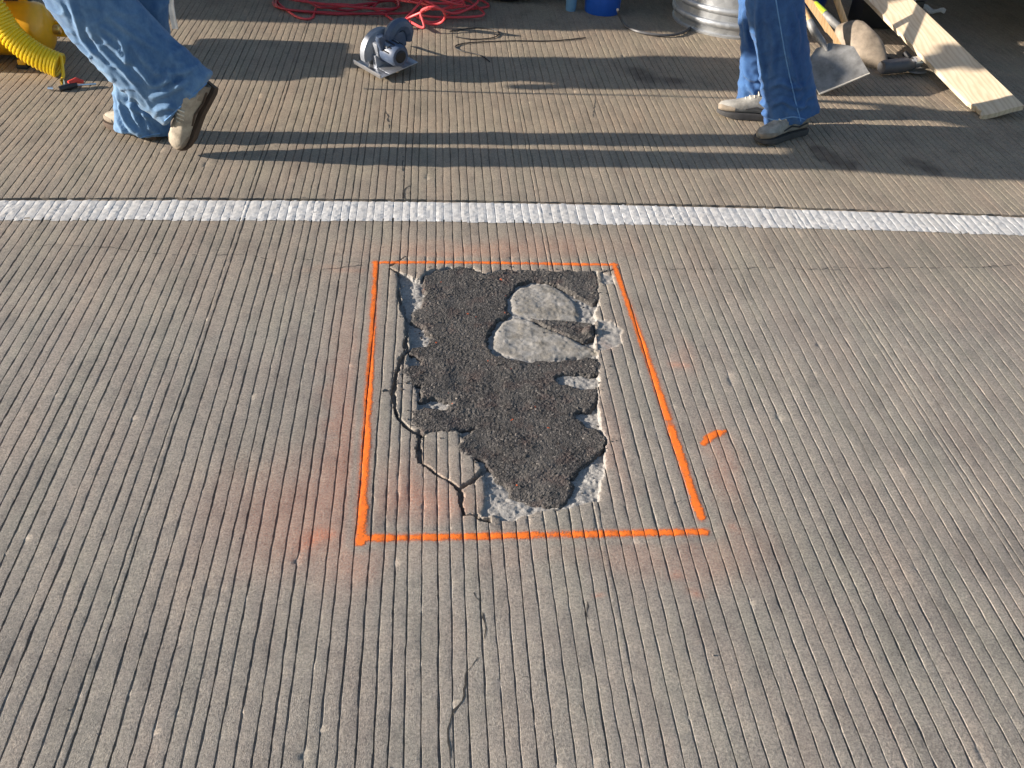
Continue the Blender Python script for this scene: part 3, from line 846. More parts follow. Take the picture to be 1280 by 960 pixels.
def shoe(parent, origin, fwd, up, L, mu, ms, side=1):
    m = frame(origin, fwd, up) @ Matrix.Diagonal((L / 0.3, L / 0.3, L / 0.3, 1))
    def cl(t): return -0.012 * side * math.sin(t * math.pi * 0.9) * 0.6
    W_ = [(0.0, .024), (.02, .031), (.06, .033), (.12, .034), (.18, .042), (.22, .046), (.26, .042), (.285, .03), (.298, .014)]
    Hh = [(0.0, .07), (.02, .095), (.06, .108), (.12, .098), (.18, .066), (.22, .052), (.26, .042), (.285, .034), (.298, .02)]
    up_ = MB(); rs = []
    for (x, w), (_, h) in zip(W_, Hh):
        r = []
        for k in range(16):
            a = 2 * math.pi * k / 16; ca, sa = math.cos(a), math.sin(a)
            yy = w * math.copysign(abs(ca) ** 0.75, ca); zz = h * 0.5 * (1 + math.copysign(abs(sa) ** 0.8, sa))
            yy *= 1 - 0.35 * (zz / 0.11)
            r.append((x, yy + cl(x / .3), 0.024 + zz))
        rs.append(r)
    up_.rings(rs, True, m)
    o = up_.build('shoe', mu, parent, sharp=70)
    pn = MB()
    def skin_ring(k0, k1, grow, kk):
        rr = []
        for i_ in range(k0, k1):
            c0 = Vector((sum(q[0] for q in rs[i_]) / 16, sum(q[1] for q in rs[i_]) / 16, .024))
            rr.append([tuple(c0 + (Vector(q) - c0) * grow) if q[2] < .024 + kk else tuple(c0 + (Vector((q[0], q[1], .024 + kk)) - c0) * (grow * .9)) for q in rs[i_]])
        pn.rings(rr, True, m)
    skin_ring(5, 9, 1.06, .032); pn.build('toe_cap', M['suede_dark'], o, sharp=60)
    pn = MB(); skin_ring(0, 3, 1.05, .075); pn.build('heel_counter', M['suede_dark'], o, sharp=60)
    so = MB(); top = []; xs_ = [w[0] for w in W_]
    outl = [(x * 1.02 - 0.004, w + 0.005 + cl(x / .3)) for x, w in W_] + [(x * 1.02 - 0.004, -w - 0.005 + cl(x / .3)) for x, w in W_[::-1]]
    zt = lambda x: 0.006 + max(0, x - .22) * .16
    r1 = [(x, y, zt(x) - .006) for x, y in outl]; r2 = [(x, y, 0.029 - max(0, .06 - x) * .03) for x, y in outl]
    r15 = [(x * 1.0, y * 1.04, 0.017 + zt(x) * .4) for x, y in outl]
    so.rings([r1, r15, r2], True, m)
    s_ = so.build('sole', ms, o, sharp=60)
    la = MB()
    for k, x in enumerate((.12, .138, .156, .174)):
        zt_ = .024 + .098 - (x - .12) * .6
        la.tube([(x, -.022 + cl(x / .3), zt_ - .008), (x + .004, cl(x / .3), zt_ + .004), (x, .022 + cl(x / .3), zt_ - .008)], .0032, 6, True, m)
    la.build('lace', M['lace'], o)
    st = MB()
    for sy in (1, -1):
        st.tube([(.02, sy * .031 + cl(.1), .06), (.07, sy * .033 + cl(.2), .05), (.12, sy * .034 + cl(.4), .062), (.17, sy * .037 + cl(.6), .05)], .004, 6, True, m)
    st.build('side_stripe', ms, o)
    return o

def hand(mb, wrist, d, palm_n, sgn, curl=0.5, sc=1.0):
    d = Vector(d).normalized(); n = Vector(palm_n); n = (n - d * n.dot(d)).normalized(); s = d.cross(n) * sgn
    w = Vector(wrist)
    for q in (-.024, 0, .024):
        mb.tube([w + s * q * .6, w + d * .05 * sc + s * q, w + d * .09 * sc + s * q * 1.15], [.02, .019, .014], 10)
    for q, L, c in ((-.032, .062, 1.1), (-.011, .074, 1), (.011, .07, 1), (.031, .056, 1.05)):
        p = w + d * .088 * sc + s * q; dd = d; pts = [p]; a = 0
        for seg in (.42, .32, .26):
            a += curl * c; dd = d * math.cos(a) + n * math.sin(a); p = p + dd * L * seg * sc; pts.append(p)
        mb.tube([w + d * .06 * sc + s * q] + pts, [.0115, .0105, .0098, .009, .0075], 9)
    th = [w + d * .02 + s * -.028, w + d * .052 + s * -.048 + n * .012, w + d * .082 + s * -.055 + n * .022, w + d * .105 + s * -.05 + n * .034]
    mb.tube(th, [.014, .0125, .0105, .008], 9)

def person(label, loc, J, fwd, denim, shirt, shoes, ms, mu, rl, seed, vest=False, body_vox=.0085, sleeves=True, belt=True):
    root = thing('person', label, 'person', loc, 'workers standing on the shoulder')
    fwd = Vector(fwd).normalized(); sd = Vector((-fwd.y, fwd.x, 0)).normalized()
    pel, ch, nk, hd = (Vector(J[k]) for k in ('pelvis', 'chest', 'neck', 'head'))
    # trousers
    t = MB()
    for side in ('l', 'r'):
        hip, kn, an, rr = J['hip_' + side], J['knee_' + side], J['ankle_' + side], rl[side]
        mid = Vector(hip).lerp(Vector(kn), .5); sh_ = Vector(kn).lerp(Vector(an), .5) + Vector(J.get('shin_' + side, (0, 0, 0)))
        limb(t, [hip, mid, kn, sh_, an], rr, 20, 5, J.get('ysq', 1.0))
    ellipse_stack(t, [(pel + Vector((0, 0, -.10)), .155, .12), (pel, .185, .135), (pel + Vector((0, 0, .09)), .18, .128), (pel + Vector((0, 0, .15)), .165, .12)], fwd)
    me = voxel(t, J.get('vox', .0075), 3)
    folds(me, J.get('fold', .0075), seed, [(.17, Vector(J['ankle_l'])), (.17, Vector(J['ankle_r']))], Vector(J['knee_l']) - Vector(J['ankle_l']))
    if J.get('creases'): crease(me, J['creases'])
    tr = link('jeans', me, denim, root, sharp=80)
    for pxs in J.get('seams', []):
        from mathutils.bvhtree import BVHTree
        bv = BVHTree.FromPolygons([v.co.copy() for v in me.vertices], [tuple(p_.vertices) for p_ in me.polygons])
        pts = []
        for px, py in pxs:
            hit = bv.ray_cast(Vector((0, 0, CAMH)), Vector(ray(px, py)).normalized())
            if hit[0] is not None: pts.append(hit[0] + hit[1] * .0005)
        if len(pts) > 2: MB().tube(pts, .0028, 6).build('seam', M['seam'], tr)
    # body
    b = MB()
    for side, s in (('l', 1), ('r', -1)):
        hip, kn, an = Vector(J['hip_' + side]), Vector(J['knee_' + side]), Vector(J['ankle_' + side])
        limb(b, [hip, hip.lerp(kn, .5), kn, kn.lerp(an, .35), an], [.075, .065, .05, .05, .035], 12, 4)
        sh_ = Vector(J['shoulder_' + side]); el = Vector(J['elbow_' + side]); wr = Vector(J['wrist_' + side])
        limb(b, [ch + Vector((0, 0, .1)) + sd * (.08 * s), sh_, sh_.lerp(el, .5), el, el.lerp(wr, .4), wr], [.06, .055, .047, .038, .038, .026], 12, 4)
        hand(b, wr, J.get('hd_' + side, (wr - el)), J.get('hn_' + side, tuple(-sd * s)), s if 'hn_' + side not in J else s, J.get('curl_' + side, .45))
    ellipse_stack(b, [(pel, .13, .09), (pel.lerp(ch, .4), .125, .09), (ch, .15, .105), (ch + Vector((0, 0, .12)), .12, .08), (nk, .055, .055), (nk + (hd - nk) * .6, .052, .055)], fwd, 18)
    H_ = frame(hd, fwd, (0, 0, 1))
    b.ball((0, 0, .02), (.095, .076, .105), H_, 18); b.ball((.018, 0, -.06), (.065, .058, .062), H_, 14)
    b.tube([(.085, 0, .025), (.108, 0, -.01), (.096, 0, -.022)], [.009, .014, .012], 8, True, H_)
    b.ball((.085, 0, -.055), (.012, .026, .007), H_, 10); b.ball((.078, 0, -.066), (.012, .022, .008), H_, 10)
    for s in (1, -1): b.ball((-.005, .078 * s, 0), (.02, .008, .032), H_, 10)
    bd = link('body', voxel(b, body_vox, 2), M['skin'], root, sharp=80)
    for s in (1, -1): MB().ball((.078, .032 * s, .022), (.014, .015, .011), H_, 10).build('eye', M['eye'], bd)
    hr = MB(); hr.ball((-.018, 0, .045), (.092, .084, .088), H_, 18); hr.build('hair', M['hair'], bd)
    # shirt
    s_ = MB()
    ellipse_stack(s_, [(pel + Vector((0, 0, .05)), .19, .14), (pel + Vector((0, 0, .16)), .18, .135), (pel.lerp(ch, .6), .185, .135), (ch, .2, .14), (ch + Vector((0, 0, .1)), .185, .12), (ch + Vector((0, 0, .17)), .09, .075)], fwd)
    for side, s in (('l', 1), ('r', -1)):
        sh_ = Vector(J['shoulder_' + side]); el = Vector(J['elbow_' + side]); wr = Vector(J['wrist_' + side])
        limb(s_, [ch + Vector((0, 0, .1)) + sd * (.08 * s), sh_, sh_.lerp(el, .5), el, el.lerp(wr, .5), el.lerp(wr, .93)], [.08, .08, .07, .06, .054, .045], 14, 4)
    me = voxel(s_, .012, 3); folds(me, .006, seed + 5)
    so = link('shirt', me, shirt, root, sharp=80)
    if vest:
        v = MB()
        ellipse_stack(v, [(pel + Vector((0, 0, .12)), .2, .152), (pel.lerp(ch, .6), .205, .155), (ch, .215, .158), (ch + Vector((0, 0, .11)), .16, .135)], fwd)
        link('vest', voxel(v, .012, 3), M['vest'], root, sharp=80)
    hh = MB(); hh.lathe([(.0, .135), (.05, .128), (.09, .098), (.11, .05), (.114, .028), (.15, .02), (.15, .012), (.112, .016), (.1, .03)], 28, frame(hd + Vector((0, 0, .045)), fwd, (0, 0, 1)))
    hh.build('hard_hat', M['hat'], root)
    for (o_, f_, u_, L_, sdn) in shoes: shoe(root, Vector(o_), Vector(f_), Vector(u_), L_, mu, ms, sdn)
    return root

# worker in washed jeans, walking left: stance foot behind, near foot lifting off with the toe down
J = dict(hip_l=(-1.12, 3.425, .90), knee_l=at(100, -16, 3.43), ankle_l=at(234, 124, 3.42), shin_l=(-.015, 0, -.02), hip_r=(-1.12, 3.64, .90), knee_r=at(174, -2, 3.62), ankle_r=at(180, 167, 3.56),
         ysq=.55, fold=.008,
         pelvis=(-1.12, 3.54, .94), chest=(-1.14, 3.53, 1.27), neck=(-1.16, 3.53, 1.46), head=(-1.19, 3.53, 1.62),
         shoulder_l=(-1.13, 3.36, 1.38), shoulder_r=(-1.15, 3.68, 1.38), elbow_l=(-1.26, 3.34, 1.13), elbow_r=(-1.08, 3.86, 1.14), wrist_l=(-1.44, 3.38, .98), wrist_r=(-1.12, 4.08, 1.0), hd_r=(0, .35, -1))
heel = at(266, 106, 3.46); toe = at(224, 190, 3.42)
shoes = [(Vector((-1.098, 3.553, .004)), (-.87, .47, 0), (0, 0, 1), .27, -1),
         (heel, (toe - heel), Vector((-.5, -.85, .15)), .29, 1)]
rl = dict(l=[.125, .13, .140, .140, .142], r=[.12, .115, .105, .102, .112])
J['creases'] = [[(84, -4), (95, 25), (104, 52), (126, 76)], [1.2, (160, 72), (178, 92), (192, 108), (212, 98), (208, 80)], [1.2, (186, 122), (206, 117), (222, 108), (236, 98)], [1.1, (192, 140), (212, 134), (226, 140), (236, 128)],
                [.8, (108, 38), (130, 66), (152, 88), (178, 118)], [(112, 88), (140, 116), (170, 138), (196, 150)], [1.1, (120, 30), (150, 50), (158, 78), (150, 70)], [.9, (135, 20), (170, 45), (196, 62)], [.8, (205, 90), (225, 92), (245, 84)],
                [1.2, (162, 118), (166, 140), (176, 160)], [1.2, (146, 116), (151, 140), (160, 158), (178, 170)], [1.1, (178, 138), (186, 158), (198, 168)], [.9, (140, 140), (150, 158), (156, 170)]]
J['seams'] = [[(206 + 62 * k / 24 , 151 - 56 * k / 24) for k in range(25)], [(150 + 50 * k / 16, 170 + 3 * math.sin(k * .3)) for k in range(17)]]
person('worker in faded light-blue jeans walking left past the yellow compressor', (-1.12, 3.55, 0), J, (-.93, .3, 0), M['denim_a'], M['shirt_grey'], shoes, M['sole'], M['shoe'], rl, 1)

# worker in dark-blue jeans, standing and facing left
nkn, nan_ = at(969, 0, 3.78), at(990, 146, 3.76)
fkn, fan = at(951, 0, 3.98), at(944, 126, 3.98)
J = dict(hip_l=(nkn.x - .03, 3.80, .92), knee_l=nkn, ankle_l=nan_, hip_r=(fkn.x, 3.97, .92), knee_r=fkn, ankle_r=fan,
         pelvis=(1.36, 3.885, .97), chest=(1.33, 3.88, 1.29), neck=(1.31, 3.88, 1.48), head=(1.28, 3.87, 1.64),
         shoulder_l=(1.33, 3.69, 1.40), shoulder_r=(1.33, 4.07, 1.40), elbow_l=(1.36, 3.62, 1.13), elbow_r=(1.25, 4.14, 1.14), wrist_l=(1.24, 3.62, .95), wrist_r=(1.02, 4.05, 1.1))
a1, b1 = gp(946, 181), gp(1003, 166); a2, b2 = gp(895, 142), gp(962, 149)
d1_ = (a1 - b1).normalized(); d2_ = (a2 - b2).normalized()
shoes = [(a1 - d1_ * .285 + Vector((0, 0, .003)), d1_, (0, 0, 1), .285, 1), (a2 - d2_ * .285 + Vector((0, 0, .003)), d2_, (0, 0, 1), .285, -1)]
J['ysq'] = .8
J['creases'] = [[(948, -5), (946, 30), (950, 70), (957, 116)], [1.1, (958, 112), (975, 104), (992, 110), (1012, 106)], [1.2, (962, 134), (978, 126), (996, 134), (1018, 130)], [.9, (985, 60), (992, 90), (1002, 120)], [.8, (962, 30), (968, 60), (964, 92)],
                [.9, (990, 10), (998, 40), (996, 70)], [1.2, (930, 92), (940, 100), (952, 98)], [1.3, (932, 104), (944, 118), (956, 134)], [1.1, (940, 126), (950, 138), (958, 146)], [.9, (928, 10), (932, 40), (938, 66)], [.9, (1000, 140), (1010, 122), (1020, 118)]]
J['seams'] = [[(969 + 26 * (k / 30) + 6 * (k / 30) ** 3, -6 + 158 * k / 30) for k in range(31)], [(960 + 66 * k / 20, 148 + 2 * math.sin(k * .5)) for k in range(21)]]
rl = dict(l=[.11, .11, .112, .102, .124], r=[.10, .098, .088, .074, .082])
person('worker in dark-blue jeans standing beside the metal tub, facing left', (1.45, 3.85, 0), J, (-.97, -.2, 0), M['denim_b'], M['shirt_navy'], shoes, M['sole_dark'], M['shoe_grey'], rl, 2)

# worker standing just outside the left edge, whose shadow crosses the shoulder
x0, y0 = -2.46, 4.41
J = dict(hip_l=(x0 + .03, y0 + .03, .9), knee_l=(x0 + .06, y0 + .05, .5), ankle_l=(x0 + .1, y0 + .05, .08), hip_r=(x0 - .03, y0 + .1, .9), knee_r=(x0 - .06, y0 + .1, .5), ankle_r=(x0 - .12, y0 + .09, .08), ysq=.7,
         pelvis=(x0, y0 + .02, .95), chest=(x0, y0, 1.28), neck=(x0, y0, 1.47), head=(x0, y0, 1.64),
         shoulder_l=(x0, y0 - .15, 1.4), shoulder_r=(x0, y0 + .17, 1.4), elbow_l=(x0, y0 - .15, 1.12), elbow_r=(x0, y0 + .2, 1.12), wrist_l=(x0 + .1, y0 - .19, .92), wrist_r=(x0 + .12, y0 + .1, 1.0), curl_l=1.1)
shoes = [((x0 + .0, y0 + .05, .003), (1, 0, 0), (0, 0, 1), .29, 1), ((x0 - .22, y0 + .09, .003), (1, 0, 0), (0, 0, 1), .29, -1)]
rl = dict(l=[.105, .1, .09, .085, .09], r=[.105, .1, .09, .085, .09])
person('worker in green shirt and orange vest standing beyond the left edge behind the compressor', (x0, y0, 0), J, (1, 0, 0), M['denim_c'], M['shirt_green'], shoes, M['sole_dark'], M['shoe'], rl, 3, True, .011)
# white rag in the walking worker's hand
mb = MB(); bot_ = at(221, 36, 4.13); top_ = bot_ + Vector((.0, -.01, .54))
rs = []
for k in range(12):
    t = k / 11; p = (top_.lerp(bot_, t)) + Vector((.008 * math.sin(t * 5), .004 * math.sin(t * 7), 0)); w = .004 + .017 * math.sin(min(1, t * 1.2) * 2.6)
    rs.append([p + Vector((w * math.cos(a), .006 * math.sin(a) + .004 * math.sin(3 * a), 0)) for a in [2 * math.pi * q / 12 for q in range(12)]])
mb.rings(rs)
tag(mb.build('rag', M['rag']), 'narrow white rag hanging from the hand of the worker in faded jeans', 'rag')

# ------------------------------------------------------------------ circular saw
o_ = gp(473, 103); ux = Vector((.62, -.78, 0)).normalized()
saw = thing('circular_saw', 'grey-blue circular saw resting on its base plate on the concrete', 'saw', o_)
A, B = gp(441, 83), gp(486, 107)
ya = (B - A).normalized(); zs = Vector((-.10, -.12, 1)).normalized(); xa_ = ya.cross(zs).normalized()
SM = frame((A + B) / 2 + Vector((0, 0, .02)) - xa_ * .105 - ya * .075, xa_, zs)
mb = MB()
mb.box((.085, .06, .004), (.05, .22, .005), SM, .0015); mb.box((-.085, .06, .004), (.05, .22, .005), SM, .0015); mb.box((0, -.028, .0043), (.12, .045, .005), SM, .0015); mb.box((0, .113, .0043), (.12, .115, .005), SM, .0015)
mb.box((.111, .06, .012), (.005, .22, .02), SM, .001)
mb.build('base_plate', M['steel'], saw)
mb = MB()
def half_disc(mb, c, r, w, a0, a1, mat, n=22, rin=0.0):
    rs = []
    for k in range(n + 1):
        a = a0 + (a1 - a0) * k / n
        pr = []
        for (rr, ww) in ((rin, -w), (r * .86, -w), (r, -w * .6), (r, w * .6), (r * .86, w), (rin, w)):
            pr.append((c[0] + rr * math.cos(a), c[1] + ww, c[2] + rr * math.sin(a)))
        rs.append(pr)
    mb.rings(rs, True, mat)
half_disc(mb, (-.005, .02, .05), .108, .028, rad(-8), rad(188), SM)
mb.build('blade_guard', M['sawgrey'], saw)
mb = MB(); half_disc(mb, (-.005, .02, .05), .085, .005, rad(176), rad(364), SM, 20, .02); mb.build('lower_guard', M['dirtysteel'], saw)
mb = MB(); mb.tube([(-.005, .055, .075), (-.005, .075, .075), (-.005, .08, .075), (-.005, .17, .075), (-.005, .185, .075)], [.058, .06, .052, .052, .043], 24, True, SM)
mo = mb.build('motor_housing', M['sawblue'], saw)
mb = MB()
for k in range(5): mb.box((-.005 + .053 * math.cos(.5 + k * .45), .125 + .0, .075 + .053 * math.sin(.5 + k * .45)), (.006, .07, .004), SM)
mb.build('vent_slot', M['black'], mo)
mb = MB(); mb.tube([(-.005, .186, .075), (-.005, .193, .075)], [.03, .022], 20, True, SM); mb.build('brush_cap', M['black'], mo)
mb = MB(); mb.box((.0, .112, .118), (.07, .055, .012), SM, .003); mb.build('name_plate', M['sawgrey'], mo)
mb = MB()
hp = catmull([(-.01, .085, .11), (-.035, .082, .148), (-.075, .078, .168), (-.115, .076, .158), (-.135, .076, .118), (-.128, .076, .075)], 5)
mb.tube(hp, [.026, .026, .026, .027, .028] + [.03] * (len(hp) - 10) + [.026, .024, .022, .02, .018], 8, True, SM)
mb.box((-.07, .076, .10), (.085, .03, .075), SM, .008)
hn = mb.build('rear_handle', M['sawblue'], saw)
mb = MB(); mb.box((-.085, .072, .135), (.03, .014, .02), SM, .004); mb.build('trigger', M['blackplastic'], hn)
mb = MB(); mb.tube([(.035, .10, .10), (.04, .105, .13), (.045, .11, .155), (.048, .112, .172)], [.016, .018, .024, .016], 14, True, SM); mb.build('front_handle', M['sawblue'], saw)
mb = MB(); mb.box((-.005, .062, .085), (.12, .045, .075), SM, .012); mb.box((.03, .06, .035), (.07, .03, .06), SM, .006); mb.build('gear_case', M['sawgrey'], saw)
mb = MB(); mb.tube([(-.005, .0, .045), (-.005, .006, .045), (-.005, .01, .045)], [.018, .018, .01], 14, True, SM); mb.build('blade_bolt', M['steel'], saw)
mb = MB()
for k in range(5): mb.tube([(.02 + k * .014, .004, .05 + k * .004), (.035 + k * .013, .002, .1 - k * .004)], .003, 6, True, SM)
mb.build('guard_rib', M['steel'], saw)
# yellow dust-stained sliver under the plate
e1 = SM @ Vector((-.128, .076, .075))
mb = MB(); mb.tube(catmull([e1, e1 + Vector((-.02, .06, .02)), e1 + Vector((-.02, .16, -.06)), e1 + Vector((-.05, .3, -.105))], 8), .006, 8); mb.build('power_cord', M['redcord'], saw)

# ------------------------------------------------------------------ cords and hoses
def hose(name, pts, r, mat, label, cat, group=None, k=8, n=8):
    mb = MB(); mb.tube(catmull(pts, k), r, n)
    return tag(mb.build(name, mat), label, cat, group)

def tangle(center, rx, ry, loops, zmax, seed, r0, direction=0.0):
    r = random.Random(seed); pts = []; a = r.random() * 6
    for k in range(loops * 7):
        a += 2 * math.pi / 7 * r.uniform(.8, 1.2)
        rr = r.uniform(.55, 1.0)
        lay = k / (loops * 7)
        c = Vector(center) + Vector((r.gauss(0, rx * .16), r.gauss(0, ry * .16), 0))
        pts.append(Vector((c.x + rx * rr * math.cos(a), c.y + ry * rr * math.sin(a), r0 + max(0, lay * zmax * r.uniform(.3, 1.1)))))
    return pts
c1 = gp(438, 4); 
pts = tangle((c1.x - .02, c1.y + .02, 0), .42, .27, 6, .06, 3, .007)
hose('air_hose', pts, .0065, M['darkred'], 'dark-red hose coil lying in the shade behind the saw', 'hose', 'red hoses and cords heaped behind the saw', 7)
c2 = gp(545, 8)
pts = tangle((c2.x + .02, c2.y - .03, 0), .25, .26, 9, .20, 12, .007)
lp = at(541, 30, 5.0); 
up_ = Vector((0, -.25, 1)).normalized()
loop = [Vector((lp.x + .066 * math.cos(a), 5.0 - .055 * math.sin(a), max(.012, .075 + .062 * math.sin(a)))) for a in [math.pi * .6 + 2 * math.pi * k / 10 * 1.15 for k in range(11)]]
pts = pts + [Vector((c2.x - .05, 5.25, .12)), gp(503, 28, .03)] + [gp(500, 30, .02), gp(512, 22, .05), gp(530, 14, .1), gp(538, 10, .12)] + loop + [gp(530, 34, .03), gp(518, 30, .03), gp(510, 24, .02)]
hose('extension_cord', pts, .0066, M['redcord'], 'bright red extension cord heaped in loops behind and right of the saw', 'cord', 'red hoses and cords heaped behind the saw', 7)
pts = [gp(345, 3), gp(370, 22), gp(390, 24), gp(400, 8), gp(440, 8), gp(470, 14), gp(490, 26), gp(492, 30, .02)]
hose('thin_red_hose', [p + Vector((0, 0, .007)) for p in pts], .0065, M['redcord'], 'single red hose strand running from the coil towards the saw', 'hose', 'red hoses and cords heaped behind the saw')
pts = [gp(562, 40), gp(590, 36), (gp(612, 37)), gp(624, 42), gp(616, 48), gp(592, 50), gp(570, 47)]  # black strand laid in place of the shadow of the raised red loops
hose('loop_shadow_strand', [p + Vector((0, 0, .004)) for p in pts], .003, M['black'], 'thin black strand imitating the curling shadow of the red loops on the sunlit concrete', 'cord')
pts = [gp(732, 48), gp(690, 52), gp(640, 52), gp(590, 54), gp(570, 58), gp(575, 64), gp(600, 70), gp(612, 78)]  # second black strand, also standing in for the shadow of the loops
hose('long_shadow_strand', [p + Vector((0, 0, .004)) for p in pts], .003, M['black'], 'longer thin black strand imitating a hooked shadow of the red loops right of the saw', 'cord')
pts = [gp(772, 12, .12), gp(774, 18, .07), gp(782, 32, .012), gp(800, 40, .01), gp(830, 44, .01), gp(852, 41, .01), gp(870, 30, .01)]
hose('grey_hose', pts, .0075, M['dark_tool'], 'dark grey hose curving from the blue bucket to the metal tub', 'hose')

# ------------------------------------------------------------------ yellow compressor at the left edge
cp = thing('air_compressor', 'yellow air compressor with a round-ended tank at the left edge', 'compressor', (-2.2, 4.5, 0))
tc = at(38, 36, 4.42); tr_ = .118
def tank(mb, c, L, r):
    prof = [(.001, r * .55 * 1.0)]
    pr = []
    for k in range(9):
        a = math.pi / 2 * k / 8; pr.append((r * math.sin(a) + .0005, r * .55 * math.cos(a)))
    pts = pr + [(r, -.02), (r, -L)] + [(rr, -L - z) for rr, z in pr[::-1]]
    mb.lathe(pts, 30, frame(c, (0, 0, 1), (1, 0, 0)) @ Matrix.Identity(4))
mb = MB(); tank(mb, (tc.x + .04, tc.y, tc.z), .5, tr_); tk = mb.build('tank', M['yellow_tank'], cp)
mb = MB(); mb.tube([(tc.x + .1, tc.y, tc.z), (tc.x + .13, tc.y, tc.z), (tc.x + .135, tc.y, tc.z)], [.02, .022, .016], 14); mb.build('tank_plug', M['brass'], tk)
mb = MB(); mb.box((tc.x + .11, tc.y + .05, tc.z - .01), (.07, .03, .075), None, .01); mb.build('bracket', M['yellow_tank'], cp)
mb = MB(); mb.tube([(tc.x - .02, tc.y + .05, tc.z + .1), (tc.x - .02, tc.y + .05, .42), (tc.x - .05, tc.y + .05, .43)], .02, 12); mb.build('handle_post', M['yellow_tank'], cp)
for dx in (-.02, -.42):
    mb = MB(); mb.box((tc.x + dx, tc.y, .025), (.035, .3, .03), None, .005); mb.build('foot', M['yellow_tank'], cp)
    for dy in (-.13, .13): MB().box((tc.x + dx, tc.y + dy, .01), (.05, .05, .018), None, .004).build('rubber_foot', M['black'], cp)
mb = MB(); mb.box((-2.13, 4.55, .20), (.46, .20, .22), None, .02); mb.build('motor', M['blackplastic'], cp)
mb = MB(); mb.box((-2.13, 4.50, .405), (.5, .50, .10), None, .03); mb.build('shroud', M['yellow_tank'], cp)
mb = MB(); mb.box((-2.2, 4.28, .10), (.40, .12, .14), None, .015); mb.build('pump_head', M['dark_tool'], cp)
mb = MB(); mb.lathe([(.001, .02), (.085, .02), (.09, .012), (.09, -.012), (.085, -.02), (.001, -.02)], 24, frame((-2.35, 4.30, .09), (1, 0, 0), (0, 1, 0))); mb.build('wheel', M['black'], cp)
# yellow coiled hose in front of it
cpts = catmull([at(-30, -22, 4.25), at(-6, 14, 4.25), at(14, 44, 4.23), at(44, 68, 4.21), at(74, 82, 4.20)], 12)
mb = MB(); helix = []
tot = len(cpts) - 1; turns = 30
NP = turns * 12; rc = .050
for k in range(NP + 1):
    t = k / NP * tot; i = min(int(t), tot - 1); f = t - i
    p = cpts[i].lerp(cpts[i + 1], f); tn = (cpts[i + 1] - cpts[i]).normalized()
    u = tn.cross(Vector((0, 1, 0))).normalized(); w = tn.cross(u); a = 2 * math.pi * k / 12
    helix.append(p + u * (rc * math.cos(a)) + w * (rc * math.sin(a)))
endp = cpts[-1]
helix += [endp + Vector((.02, -.03, -.03)), endp + Vector((.018, -.05, -.045))]
mb.tube(helix, .0078, 7)
ch = mb.build('coiled_hose', M['yellow']); tag(ch, 'bright yellow coiled air hose hanging down in front of the compressor', 'hose')
c = gp(80, 112)
mb = MB(); fa = endp + Vector((.018, -.05, -.045)); fb = Vector((c.x, c.y, .012))
mb.tube([fa, fa.lerp(fb, .3)], .009, 10); mb.build('ferrule', M['brass'], ch)
mb = MB(); mb.tube([fa.lerp(fb, .25), fa.lerp(fb, .6), fb], [.012, .014, .011], 12); mb.build('coupling', M['chrome'], ch)
mb = MB(); g0, g1, g2 = c + Vector((-.03, -.01, .012)), c + Vector((.03, .0, .014)), c + Vector((.09, .03, .013))
gun = thing('blow_gun', 'small red and black blow gun at the end of the yellow hose', 'air tool', c)
mb = MB(); mb.tube([c + Vector((-.012, -.02, .011)), c + Vector((.03, .01, .014)), c + Vector((.05, .025, .014))], [.011, .014, .012], 12); mb.build('body', M['blackplastic'], gun)
mb = MB(); mb.tube([c + Vector((.022, .012, .024)), c + Vector((.05, .035, .03)), c + Vector((.075, .045, .02))], [.011, .013, .008], 12); mb.build('lever', M['redplastic'], gun)
mb = MB(); mb.tube([c + Vector((.05, .02, .014)), c + Vector((.125, .05, .01))], .0045, 8); mb.build('nozzle', M['chrome'], gun)
mb = MB(); mb.tube([c + Vector((-.06, -.012, .009)), c + Vector((-.035, -.015, .01))], .009, 8); mb.build('fitting', M['chrome'], gun)

# ------------------------------------------------------------------ tub, bucket, pipe
tb = thing('metal_tub', 'round galvanised metal tub with pressed ribs behind the standing worker', 'tub', (1.735, 5.34, 0))
r0 = .335
prof = [(.001, .012), (r0 - .02, .012), (r0 - .012, 0.0), (r0 + .004, 0.0), (r0 + .006, .012), (r0 - .003, .018), (r0 - .001, .04)]
for zc in (.05, .12):
    for k in range(9):
        a = math.pi * k / 8; prof.append((r0 + .003 + .013 * math.sin(a), zc + .018 - .018 * 1.0 * math.cos(a) - .0))
prof += [(r0 + .006, .26), (r0 + .01, .33), (r0 + .02, .335), (r0 + .026, .345), (r0 + .02, .356), (r0 + .008, .352), (r0 + .004, .33), (r0 - .004, .1), (r0 - .01, .02), (.001, .018)]
mb = MB(); mb.lathe(prof, 72, Matrix.Translation((1.735, 5.34, 0)), False); mb.build('tub_body', M['galv'], tb, sharp=60)
for s in (-1, 1):
    mb = MB(); mb.tube(catmull([(1.735 + s * (r0 + .01), 5.30, .3), (1.735 + s * (r0 + .06), 5.29, .29), (1.735 + s * (r0 + .06), 5.39, .29), (1.735 + s * (r0 + .01), 5.38, .3)], 6), .007, 8); mb.build('handle', M['galv'], tb)
bc = gp(756, 22); bc.y += .02
bk = thing('bucket', 'bright blue plastic bucket standing in the shade right of the pale pipe', 'bucket', (bc.x, bc.y, 0), 'blue plastic buckets')
